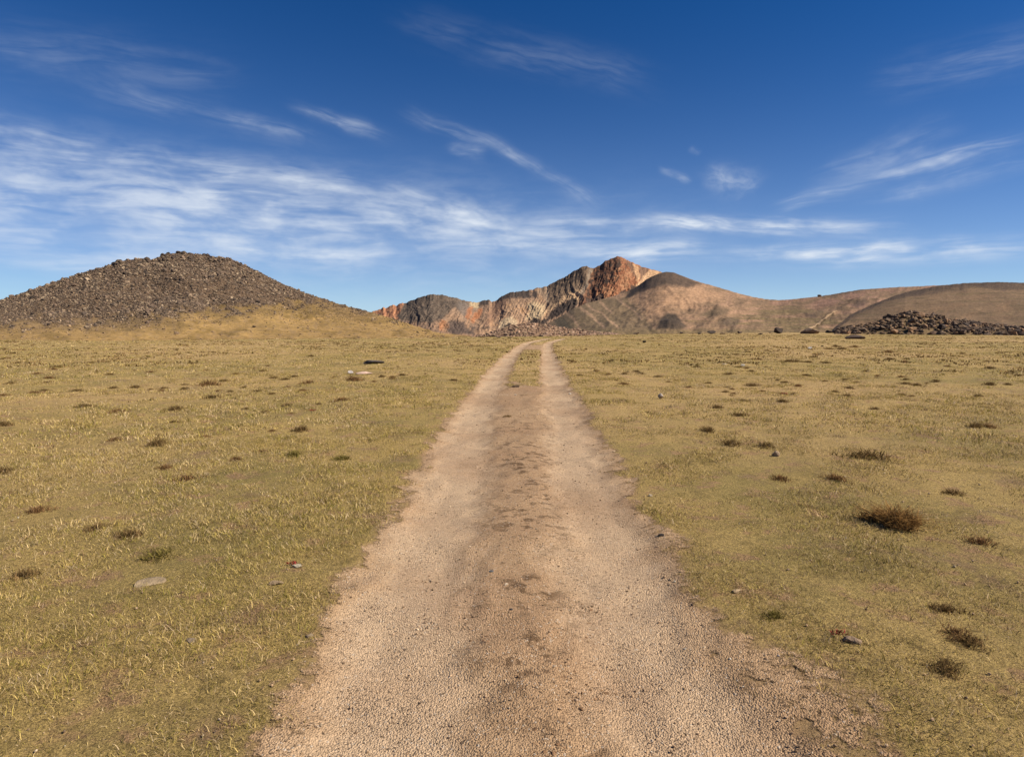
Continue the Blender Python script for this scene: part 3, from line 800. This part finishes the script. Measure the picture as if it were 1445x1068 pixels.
PAL = np.array([alb(*p)[:3] for p in [(246, 214, 154), (224, 194, 120), (194, 172, 90), (160, 150, 68), (234, 206, 166), (156, 126, 92), (108, 102, 56), (124, 100, 74)]])
def grass_zone(r0, r1, dens, hmean, w, amax=52):
    area = math.radians(2 * amax) / 2 * (r1 ** 2 - r0 ** 2); n = int(area * dens)
    r = np.sqrt(rng.uniform(r0 ** 2, r1 ** 2, n)); az = np.radians(rng.uniform(-amax, amax, n))
    x, y = r * np.sin(az), r * np.cos(az)
    # gather part of the blades into small clumps
    cl = rng.uniform(0, 1, n) < .6
    ncl = max(1, n // 14); ci = rng.integers(0, ncl, n)
    rc = np.sqrt(rng.uniform(r0 ** 2, r1 ** 2, ncl)); ac = np.radians(rng.uniform(-amax, amax, ncl))
    spread = .012 + .022 * rng.uniform(0, 1, n)
    sc = 1 + r / 12
    x = np.where(cl, (rc * np.sin(ac))[ci] + rng.normal(0, 1, n) * spread * sc, x)
    y = np.where(cl, (rc * np.cos(ac))[ci] + rng.normal(0, 1, n) * spread * sc, y)
    cov, rut = track_fields(x, y)
    pn = fbm(x * .9, y * .9, 3, 601) + .5 * fbm(x * .15, y * .15, 2, 611)
    den = np.clip(.60 + .95 * pn, .06, 1)
    keep = (rng.uniform(0, 1, n) < den * (1 - sstep(.12, .80, cov + .35 * perlin(x * 3.1, y * 3.1, 641))) ** 1.3) & (y > .4)
    x, y, r, cl, ci, pn = x[keep], y[keep], r[keep], cl[keep], ci[keep], pn[keep]
    n = len(x)
    z = ground_z(x, y) - .004
    g = np.clip(.5 + .55 * fbm(x * .5, y * .5, 3, 621) + .25 * pn + .4 * sstep(2.2, .3, np.minimum(np.abs(x - xl(y) + .5), np.abs(x - xr(y) - .5))), 0, 1)     # greener hollows and track sides
    rnd = rng.uniform(0, 1, n)
    k = np.where(rnd < .30 * (1 - g) + .14, 0, np.where(rnd < .52, 1, np.where(rnd < .52 + .26 * g, 2, np.where(rnd < .56 + .36 * g, 3, np.where(rnd < .90, 4, np.where(rnd < .96, 5, 6))))))
    dead_shade = (x > xr(y)) & (rng.uniform(0, 1, n) < .42 * sstep(14, 4, r)) & (cl | True)  # dead litter blades near right; their dark tones also paint in shade there
    kc = rng.permutation(k)[:ncl] if n >= ncl else np.resize(k, ncl)
    k = np.where(cl & (rng.uniform(0, 1, n) < .75), kc[ci], k)
    bc = 1 + rng.normal(0, .32, ncl)
    k = np.where(dead_shade, rng.choice([5, 5, 6, 7, 4], n), k)
    c = PAL[k] * ((1 + rng.normal(0, .22, n)) * np.where(cl, bc[ci], 1.0))[:, None].clip(.4, 1.6)
    h = hmean * np.clip(rng.lognormal(-.1, .35, n), .35, 2.2) * np.where(cl, np.clip(1 + rng.normal(0, .28, ncl), .5, 1.6)[ci], .8) * (.75 + .5 * np.clip(pn + .5, 0, 1))
    lean = np.clip(rng.normal(.95, .42, n), .05, 1.7)
    return blades(np.stack([x, y, z], 1), h, np.full(n, w) * rng.uniform(.6, 1.4, n), lean, c)

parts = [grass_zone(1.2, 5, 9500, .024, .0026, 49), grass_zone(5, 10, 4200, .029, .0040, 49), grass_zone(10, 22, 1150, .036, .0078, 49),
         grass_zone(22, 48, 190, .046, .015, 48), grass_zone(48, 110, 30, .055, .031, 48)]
def join_blades(parts):
    off = 0; Vs, qs, ts, Cs = [], [], [], []
    for V, q, t, C in parts:
        Vs.append(V); qs.append(q + off); ts.append(t + off); Cs.append(C); off += len(V)
    return np.concatenate(Vs), [np.concatenate(qs), np.concatenate(ts)], np.concatenate(Cs)
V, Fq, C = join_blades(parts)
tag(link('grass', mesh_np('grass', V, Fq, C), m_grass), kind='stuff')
print('grass verts', len(V))

# ------------------------------------------------------------------ tufts: darker bunches of old grass, each a thing of its own
def tuft_mesh(seed, nb, hh, cols, tall=False, name='grass_tuft'):
    global rng
    keep = rng; rng = np.random.default_rng(seed)
    rad = rng.uniform(0, 1, nb) ** .75 * (.5 if nb > 100 else .38); a = rng.uniform(0, 2 * np.pi, nb)
    lob = 1 + .35 * np.sin(a * 2 + seed) + .25 * np.sin(a * 3 + 2 * seed) + .2 * np.sin(a * 5 + seed)
    x, y = rad * np.cos(a) * lob, rad * np.sin(a) * lob * .8
    root = np.stack([x, y, np.full(nb, -.02)], 1)
    h = hh * rng.uniform(.5, 1.15, nb) * (1 - .5 * (rad / .45) ** 2)
    lean = rng.uniform(.1, 1.3, nb)
    cc = np.array([alb(*q)[:3] for q in cols])[rng.integers(0, len(cols), nb)] * (1 + rng.normal(0, .2, nb))[:, None].clip(.5, 1.5)
    V, q, t, C = blades(root, h, rng.uniform(.014, .032, nb), lean, cc)
    rng = keep
    return mesh_np(name, V, [q, t], C)
DARK = [(142, 114, 74), (122, 98, 62), (158, 128, 84), (104, 84, 54), (172, 138, 94)]
GREEN = [(152, 136, 74), (132, 120, 62), (166, 144, 82), (120, 106, 58)]
BROWN = [(164, 122, 82), (142, 106, 70), (178, 138, 94), (122, 94, 64)]
tuft_d = [tuft_mesh(700 + i, 230, .42, DARK) for i in range(5)]
tuft_b = [tuft_mesh(720 + i, 200, .36, BROWN) for i in range(4)]
tuft_g = [tuft_mesh(740 + i, 260, .40, GREEN) for i in range(3)]
tuft_far = [tuft_mesh(760 + i, 60, .40, DARK + BROWN) for i in range(4)]

def put_tuft(me, px, py, wpx, label, group=None, hs=1.0, name='grass_tuft'):
    x, y = (float(q) for q in ground_pt(px, py)); d = math.hypot(x, y); s = wpx * d / F
    o = link(name, me, m_grass); o.location = (x, y, gz(x, y)); o.scale = (s, s * random.uniform(.75, 1.1), s * random.uniform(.75, 1.0) * hs)
    o.rotation_euler = (0, 0, random.uniform(0, 6.28))
    return tag(o, label, 'grass tuft', group)

named = [
 (246, 577, 24, 'd', 'dark rounded tuft standing alone in the left pasture, larger of a pair'),
 (246, 593, 13, 'd', 'small dark tuft just below the rounded tuft in left pasture'),
 (223, 627, 30, 'd', 'wide low dark tuft at middle left of the pasture'),
 (424, 605, 27, 'd', 'dark slanting tuft nearest the track in the left pasture'),
 (166, 582, 22, 'b', 'brown tuft at the far left edge of the photo, upper one'),
 (163, 619, 18, 'b', 'brown tuft at the left edge of the photo below another'),
 (233, 660, 22, 'b', 'sparse brown tuft with grey stalks at lower left'),
 (262, 675, 30, 'b', 'wide brown tuft in the lower left pasture'),
 (334, 649, 22, 'b', 'reddish brown tuft between two wide tufts in lower left pasture'),
 (483, 646, 26, 'g', 'green tuft near the left side of the track'),
 (414, 642, 30, 'g', 'greenish tuft on the low bank left of the track'),
 (181, 754, 34, 'd', 'dark tuft at the left edge in the foreground'),
 (222, 782, 42, 'g', 'broad green tuft in the left foreground above the flat pale stone'),
 (294, 544, 30, 'b', 'spreading brown clump of stalks in the left pasture'),
 (500, 538, 28, 'b', 'red brown clump right below the long pinkish stone'),
 (482, 565, 28, 'b', 'thin wide brown clump on the left pasture towards the track'),
 (1222, 648, 56, 'd', 'long dark tuft with pale stalks at right of the pasture'),
 (1032, 628, 29, 'd', 'dark tuft right of the track, left of the squarish pale stone'),
 (1080, 632, 27, 'd', 'dark tuft touching the squarish pale stone'),
 (999, 610, 26, 'd', 'dark leaning tuft right of the track, nearest to it'),
 (1043, 590, 20, 'd', 'small dark tuft above the three tufts near the pale stone'),
 (1012, 578, 18, 'd', 'small flat tuft behind the leaning dark tuft'),
 (1100, 674, 30, 'b', 'brown tuft below the squarish pale stone'),
 (1180, 676, 32, 'b', 'orange brown tuft below the long dark tuft'),
 (1062, 543, 18, 'd', 'dark tuft at the middle of the right pasture'),
 (1104, 569, 18, 'd', 'round grey tuft right of centre in the right pasture'),
 (1092, 868, 40, 'g', 'green tuft on bare soil at the right edge of the near track'),
 (716, 588, 14, 'd', 'single dark tuft growing in the middle of the track'),
]
MK = {'d': tuft_d, 'b': tuft_b, 'g': tuft_g}
for i, (px, py, w, k, lab) in enumerate(named):
    put_tuft(MK[k][i % len(MK[k])], px, py, w * 1.1, lab, 'grass tufts scattered over the pasture', .6 if w > 35 else .85)
# the one tall bunch at the right edge
tall = [tuft_mesh(790, 900, .95, [(186, 142, 86), (150, 114, 70), (204, 160, 102), (120, 92, 58)], name='grass_tuft')]
put_tuft(tall[0], 1262, 738, 54, 'tallest straw brown grass bunch, at the right edge of the photo', 'grass tufts scattered over the pasture', .62)

small = [(191, 547, 15), (231, 548, 12), (212, 549, 9), (262, 548, 14), (316, 539, 12), (290, 524, 9), (378, 518, 9), (372, 525, 12), (413, 517, 7), (325, 553, 12), (344, 547, 12), (364, 553, 12), (383, 556, 12), (403, 537, 12), (436, 542, 22), (471, 535, 11), (528, 539, 9), (553, 536, 12),
  (301, 562, 20), (346, 576, 11), (405, 572, 16), (374, 581, 13), (450, 571, 10), (411, 583, 9), (384, 605, 13), (289, 614, 14), (371, 637, 18), (568, 531, 14), (190, 524, 8), (270, 513, 9), (160, 547, 12)]
small_r = [(1060, 524, 10), (1033, 548, 9), (1033, 557, 9), (970, 545, 11), (943, 537, 9), (904, 526, 11), (1119, 556, 10), (1195, 558, 13), (1166, 513, 12), (1112, 511, 15), (1150, 500, 9), (1171, 494, 12), (1206, 491, 12), (1254, 498, 14), (1256, 508, 12), (1234, 577, 12), (1272, 557, 12), (1000, 539, 10), (1048, 568, 12), (880, 540, 16), (869, 536, 10), (842, 523, 10), (1277, 511, 14), (1140, 512, 12), (1125, 511, 12), (1188, 494, 14), (1180, 490, 10)]
LL = 'small dark grass tuft among many alike on the pasture left of the track'
LR = 'small dark grass tuft among many alike on the pasture right of the track'
def put_small(px, py, w, i):
    me = (tuft_d + tuft_b)[i % 9] if w >= 9 else tuft_far[i % 4]
    left = px < 745
    put_tuft(me, px, py, w * 1.15, LL if left else LR, 'small tufts on the left pasture' if left else 'small tufts on the right pasture', .8)
for i, (px, py, w) in enumerate(small + small_r): put_small(px, py, w, i)
cnt = 0
while cnt < 190:
    px = random.uniform(0, 1445); py = 484 + 76 * random.random() ** 1.5
    x, y = (float(q) for q in ground_pt(px, py))
    cv = float(track_fields(np.array([x]), np.array([y]))[0][0])
    if cv > .02 or fbm(np.array([x * .06]), np.array([y * .05]), 2, 801)[0] < -.25: continue
    if abs(px - (740 - (py - 490) * .2)) < 18 + (py - 480) * .7: continue
    put_small(px, py, (4.5 + (py - 480) * .10) * random.uniform(.7, 1.35), cnt); cnt += 1
# outside the photograph's crop: a few more in the wider field of view
for i in range(14):
    px = random.choice([random.uniform(-10, 150), random.uniform(1300, 1450)]); py = random.uniform(560, 960)
    put_small(px, py, 14 + (py - 500) * .06, i)

# the remaining hundreds of far tufts, too many to count
n = 9000
r = rng.uniform(25, 125, n); az = np.radians(rng.uniform(-48, 48, n))
x, y = r * np.sin(az), r * np.cos(az)
cv, _ = track_fields(x, y)
ok = (cv < .02) & (r < edge_r(az) * 1.02) & (fbm(x * .07, y * .07, 3, 811) > -.12)
x, y, r = x[ok], y[ok], r[ok]
z0 = ground_z(x, y)
ph = on_hill(H_rocky, 1500, lambda px, py, t: (1 - scree_mask(px, py)) * .9, .0, .9)
x = np.concatenate([x, ph[:, 0]]); y = np.concatenate([y, ph[:, 1]]); z0 = np.concatenate([z0, ph[:, 2]])
nb = 9; N = len(x) * nb
s = np.repeat(rng.uniform(.10, .34, len(x)), nb)
bx = np.repeat(x, nb) + rng.normal(0, .45, N) * s; by = np.repeat(y, nb) + rng.normal(0, .4, N) * s
pal = np.array([alb(*q)[:3] for q in [(134, 108, 70), (148, 118, 78), (120, 98, 62), (166, 132, 88)]])
cc = np.repeat(pal[rng.integers(0, 4, len(x))], nb, axis=0) * (1 + rng.normal(0, .15, N))[:, None]
V, q, t, C = blades(np.stack([bx, by, np.repeat(z0, nb) - .02], 1), s * rng.uniform(.2, .45, N), s * .2, rng.uniform(.2, 1, N), cc)
tag(link('distant_tufts', mesh_np('distant_tufts', V, [q, t], C), m_grass), kind='stuff')

# dung clump on the track
o = stone(728, 546, 13, 'dark brown dung clump lying between the two ruts', (82, 62, 44), .3, 'dung', 'dung_clump', lo=.6)

# small red ground plants
m_leaf, nt = new_mat('red_leaf')
c = nt.mix(nt.noise(objco(nt), 40), alb(176, 60, 52), alb(130, 44, 40))
finish(nt, c, .7)
def red_plant(px, py, wpx, label):
    x, y = (float(q) for q in ground_pt(px, py)); s = wpx * math.hypot(x, y) / F
    global rng
    n = 26
    a = rng.uniform(0, 6.28, n); rad = np.sqrt(rng.uniform(0, 1, n)) * s * .5
    root = np.stack([rad * np.cos(a), rad * np.sin(a) * .6, np.full(n, .004)], 1)
    V, q, t, C = blades(root, rng.uniform(.15, .3, n) * s, np.full(n, s * .09), rng.uniform(.6, 1.4, n), np.ones((n, 3)))
    o = link('red_plant', mesh_np('red_plant', V, [q, t]), m_leaf); o.location = (x, y, gz(x, y) + .006)
    tag(o, label, 'plant')
red_plant(412, 796, 17, 'low plant with red leaves behind the cracked whitish stone')
red_plant(1183, 899, 20, 'low plant with red leaves beside the rough pale rock')
red_plant(1105, 556, 12, 'far patch of red leaves in the right pasture')
red_plant(441, 580, 10, 'far patch of red leaves in the left pasture')

# ------------------------------------------------------------------ gravel on the track
def gravel(n, r0, r1, smin, smax):
    r = np.exp(rng.uniform(np.log(r0), np.log(r1), n * 4)); az = np.radians(rng.uniform(-46, 46, n * 4))
    x, y = r * np.sin(az), r * np.cos(az)
    cov, rut = track_fields(x, y)
    k = rng.uniform(0, 1, n * 4) < np.clip(cov * 1.1, .10, 1) * (.45 + .55 * np.clip(.5 + fbm(x * 2, y * 2, 2, 821), 0, 1))
    x, y, r = x[k][:n], y[k][:n], r[k][:n]
    s = np.clip(smin * rng.pareto(2.6, len(x)) + smin, smin, smax) * (.7 + r / 9)
    return np.stack([x, y, ground_z(x, y) + .006], 1), s
gp, gs = gravel(42000, 1.5, 16, .0017, .009)
gc = rand_cols(len(gp), [(212, 178, 142), (198, 163, 126), (224, 196, 162), (180, 148, 115), (150, 122, 95), (204, 171, 138)], .16)
sp_ = rng.uniform(0, 1, len(gp))
gc[sp_ < .012] = alb(84, 68, 58)[:3]; gc[sp_ > .985] = alb(232, 216, 194)[:3]
scatter_rocks('gravel', gp, gs, gc, base=ICO1, sink=.15, flat=(.5, .8))

# crumbled dark clods lying in patches between the ruts
r_ = np.exp(rng.uniform(np.log(2.0), np.log(14), 9000)); a_z = rng.uniform(-.55, .6, 9000)
x, y = r_ * np.sin(a_z), r_ * np.cos(a_z)
m_ = (x > xl(y) + .2) & (x < xr(y) - .15) & (fbm(x * 2.2, y * 1.6, 3, 841) > .12)
x, y = x[m_], y[m_]
scatter_rocks('clods', np.stack([x, y, ground_z(x, y) + .005], 1), np.clip(rng.lognormal(-5.1, .45, len(x)), .003, .016), rand_cols(len(x), [(160, 122, 88), (138, 104, 74), (178, 140, 104)]), base=ICO1, flat=(.25, .4), sink=.05)

# ------------------------------------------------------------------ light
SUN_AZ, SUN_EL = math.radians(101), math.radians(42)
sd = Vector((math.sin(SUN_AZ) * math.cos(SUN_EL), math.cos(SUN_AZ) * math.cos(SUN_EL), math.sin(SUN_EL)))
sun = bpy.data.lights.new('sun', 'SUN'); sun.energy = 5.0; sun.angle = math.radians(.53); sun.color = (1.0, .93, .80)
so = bpy.data.objects.new('sun', sun); COL.objects.link(so); so.rotation_euler = sd.to_track_quat('Z', 'Y').to_euler(); so.location = (60, 10, 60)

world = bpy.data.worlds.new('World'); scene.world = world; world.use_nodes = True
nt = NT(world.node_tree)
sky = nt.n('ShaderNodeTexSky', sky_type='NISHITA', sun_disc=False, sun_elevation=SUN_EL, sun_rotation=SUN_AZ, altitude=3800, air_density=1.0, dust_density=.7, ozone_density=5.0)
hs = nt.n('ShaderNodeHueSaturation', {'Hue': .5, 'Saturation': 1.5, 'Value': 1.0, 'Color': sky.outputs[0]})
skyc = nt.mix(1.0, hs.outputs[0], (.32, 1.03, 1.20, 1), 'MULTIPLY')     # polarised, deep blue air
gen = nt.n('ShaderNodeTexCoord').outputs['Generated']
sep = nt.n('ShaderNodeSeparateXYZ', {0: gen})
DEG = 180 / math.pi
AZ = nt.math('MULTIPLY', nt.math('ARCTAN2', sep.outputs[0], sep.outputs[1]), DEG)
EL = nt.math('MULTIPLY', nt.math('ARCSINE', sep.outputs[2]), DEG)
# slow warp so that the fibres curl
wv = nt.n('ShaderNodeCombineXYZ', {0: nt.math('MULTIPLY', AZ, .09), 1: nt.math('MULTIPLY', EL, .16)}).outputs[0]
wn = nt.n('ShaderNodeTexNoise', {'Vector': wv, 'Scale': 1.0, 'Detail': 3, 'Roughness': .5}).outputs['Color']
wsep = nt.n('ShaderNodeSeparateColor', {0: wn})
AZw = nt.math('ADD', AZ, nt.math('MULTIPLY', nt.math('SUBTRACT', wsep.outputs[0], .5), 5.0))
ELw = nt.math('ADD', EL, nt.math('MULTIPLY', nt.math('SUBTRACT', wsep.outputs[1], .5), 1.5))
def dir_deg(px, py):
    x, y, z = ray(px, py); return math.degrees(math.atan2(x, y)), math.degrees(math.atan2(z, math.hypot(x, y)))
bands = [  # x1 y1 x2 y2 half-width strength fibre(u,v)
 (-150, 235, 620, 320, 50, .5, .10, .9), (-100, 250, 330, 310, 30, .30, .12, .9), (-120, 165, 490, 262, 15, .55, .10, 1.3), (370, 243, 505, 274, 5.5, .75, .14, 1.8),
 (285, 283, 460, 302, 16, .85, .14, 1.1), (530, 300, 720, 318, 22, .9, .20, .8), (625, 292, 690, 312, 13, .8, .3, .8), (320, 352, 570, 363, 9, .62, .14, 1.4), (60, 372, 240, 363, 6, .6, .16, 1.6),
 (555, 262, 670, 304, 5, .45, .2, 1.6), (430, 152, 550, 192, 7, .38, .16, 1.3), (290, 158, 430, 188, 6, .34, .16, 1.4), (580, 158, 690, 204, 9, .30, .2, 1.2), (635, 215, 680, 218, 9, .36, .3, .9), (690, 203, 835, 282, 8, .36, .16, 1.1),
 (880, 313, 1215, 321, 9, .95, .16, 1.3), (960, 311, 1190, 317, 5, .6, .25, 1.6), (780, 312, 910, 316, 9, .55, .2, 1.2), (560, 330, 900, 334, 24, .42, .14, 1.0), (830, 364, 980, 352, 13, .8, .2, 1.1), (1050, 360, 1420, 350, 12, .9, .16, 1.2), (640, 346, 820, 352, 7, .45, .2, 1.4),
 (1000, 250, 1070, 258, 14, .42, .6, .6), (1120, 288, 1215, 264, 8, .50, .2, 1.2), (1215, 258, 1420, 205, 8, .55, .16, 1.2), (1245, 278, 1440, 232, 9, .5, .16, 1.2), (938, 238, 968, 252, 5, .28, .4, 1.0), (1170, 250, 1330, 195, 18, .25, .16, .9), (982, 204, 994, 212, 4, .18, .5, .8),
 (100, 110, 420, 190, 14, .16, .10, 1.1), (1250, 110, 1500, 60, 20, .14, .12, 1.0), (-100, 60, 300, 95, 22, .12, .10, 1.0), (600, 40, 900, 110, 18, .10, .12, 1.0), (-60, 330, 420, 345, 28, .4, .12, 1.1), (-200, 300, 900, 338, 58, .26, .10, .9)]
tot = None; FIB = {}
pv = nt.n('ShaderNodeCombineXYZ', {0: nt.math('MULTIPLY', AZw, .16), 1: nt.math('MULTIPLY', ELw, .34), 2: 9.1}).outputs[0]
patch = nt.rng(nt.noise(pv, 1.0, 4, .6), .30, .66, .30, 1.25)
for i, (x1, y1, x2, y2, hw, stg, fu, fv) in enumerate(bands):
    a1, e1 = dir_deg(x1, y1); a2, e2 = dir_deg(x2, y2)
    ca, ce = (a1 + a2) / 2, (e1 + e2) / 2; L = math.hypot(a2 - a1, e2 - e1) / 2; ux, uy = (a2 - a1) / (2 * L), (e2 - e1) / (2 * L)
    wd = hw / F * DEG
    A0 = AZw if i not in (3, 15, 16, 19, 20) else nt.math('ADD', AZ, nt.math('MULTIPLY', nt.math('SUBTRACT', wsep.outputs[0], .5), 2.0))
    E0 = ELw if i not in (3, 15, 16, 19, 20) else nt.math('ADD', EL, nt.math('MULTIPLY', nt.math('SUBTRACT', wsep.outputs[1], .5), .8))
    dx = nt.math('SUBTRACT', A0, ca); dy = nt.math('SUBTRACT', E0, ce)
    u = nt.math('ADD', nt.math('MULTIPLY', dx, ux), nt.math('MULTIPLY', dy, uy))
    v = nt.math('SUBTRACT', nt.math('MULTIPLY', dy, ux), nt.math('MULTIPLY', dx, uy))
    un = nt.math('DIVIDE', u, L * 1.05); vn = nt.math('DIVIDE', v, wd)
    u2 = nt.math('MULTIPLY', un, un)
    q = nt.math('ADD', nt.math('MULTIPLY', u2, u2), nt.math('MULTIPLY', vn, vn))
    g = nt.math('EXPONENT', nt.math('MULTIPLY', q, -1.0))
    ang = round(math.degrees(math.atan2(uy, ux)) / 7) * 7; key = (ang, fv > .95, fu > .3)
    if key not in FIB:
        cA, sA = math.cos(math.radians(ang)), math.sin(math.radians(ang))
        us_ = nt.math('ADD', nt.math('MULTIPLY', AZw, cA), nt.math('MULTIPLY', ELw, sA))
        vs_ = nt.math('SUBTRACT', nt.math('MULTIPLY', ELw, cA), nt.math('MULTIPLY', AZw, sA))
        vec = nt.n('ShaderNodeCombineXYZ', {0: nt.math('MULTIPLY', us_, .40 if fu > .3 else .13), 1: nt.math('MULTIPLY', vs_, 1.05 if fv > .95 else .62), 2: len(FIB) * 3.7}).outputs[0]
        FIB[key] = nt.n('ShaderNodeTexNoise', {'Vector': vec, 'Scale': 1.6, 'Detail': 6, 'Roughness': .55, 'Distortion': .3}).outputs['Fac']
    nz = FIB[key]
    fib = nt.math('ADD', nt.math('MULTIPLY', nt.rng(nz, .30, .72), .86), .17)
    m = nt.math('MULTIPLY', nt.math('MULTIPLY', nt.math('MULTIPLY', g, fib), patch), stg)
    # thin layers stack like veils
    tot = m if tot is None else nt.math('SUBTRACT', nt.math('ADD', tot, m), nt.math('MULTIPLY', tot, m))
CLOUD = 11.5
low = nt.math('MULTIPLY', nt.math('EXPONENT', nt.math('MULTIPLY', nt.math('MAXIMUM', EL, 0.0), -.15)), .88)
base = nt.mix(low, skyc, (7.6, 9.2, 10.8, 1))
mixc = nt.mix(nt.math('MULTIPLY', tot, .92, clamp=True), base, (CLOUD * .86, CLOUD * .93, CLOUD * 1.02, 1))
bg = nt.n('ShaderNodeBackground', {'Color': mixc, 'Strength': .05})
nt.n('ShaderNodeOutputWorld', {'Surface': bg.outputs[0]})
world.cycles.sampling_method = 'MANUAL'; world.cycles.sample_map_resolution = 512

# ------------------------------------------------------------------ camera
cam = bpy.data.cameras.new('camera'); cam.sensor_fit = 'HORIZONTAL'; cam.sensor_width = 36; cam.lens = 36 * F / W
cam.clip_start = .05; cam.clip_end = 60000
co_ = bpy.data.objects.new('camera', cam); COL.objects.link(co_); co_.location = (0, 0, CAM_H); co_.rotation_euler = (math.pi / 2 - TH, 0, 0)
scene.camera = co_
vs = scene.view_settings; vs.view_transform = 'Standard'; vs.look = 'None'; vs.gamma = 1; vs.use_curve_mapping = False; vs.exposure = .66
scene.cycles.max_bounces = 4; scene.cycles.diffuse_bounces = 2; scene.cycles.transparent_max_bounces = 8
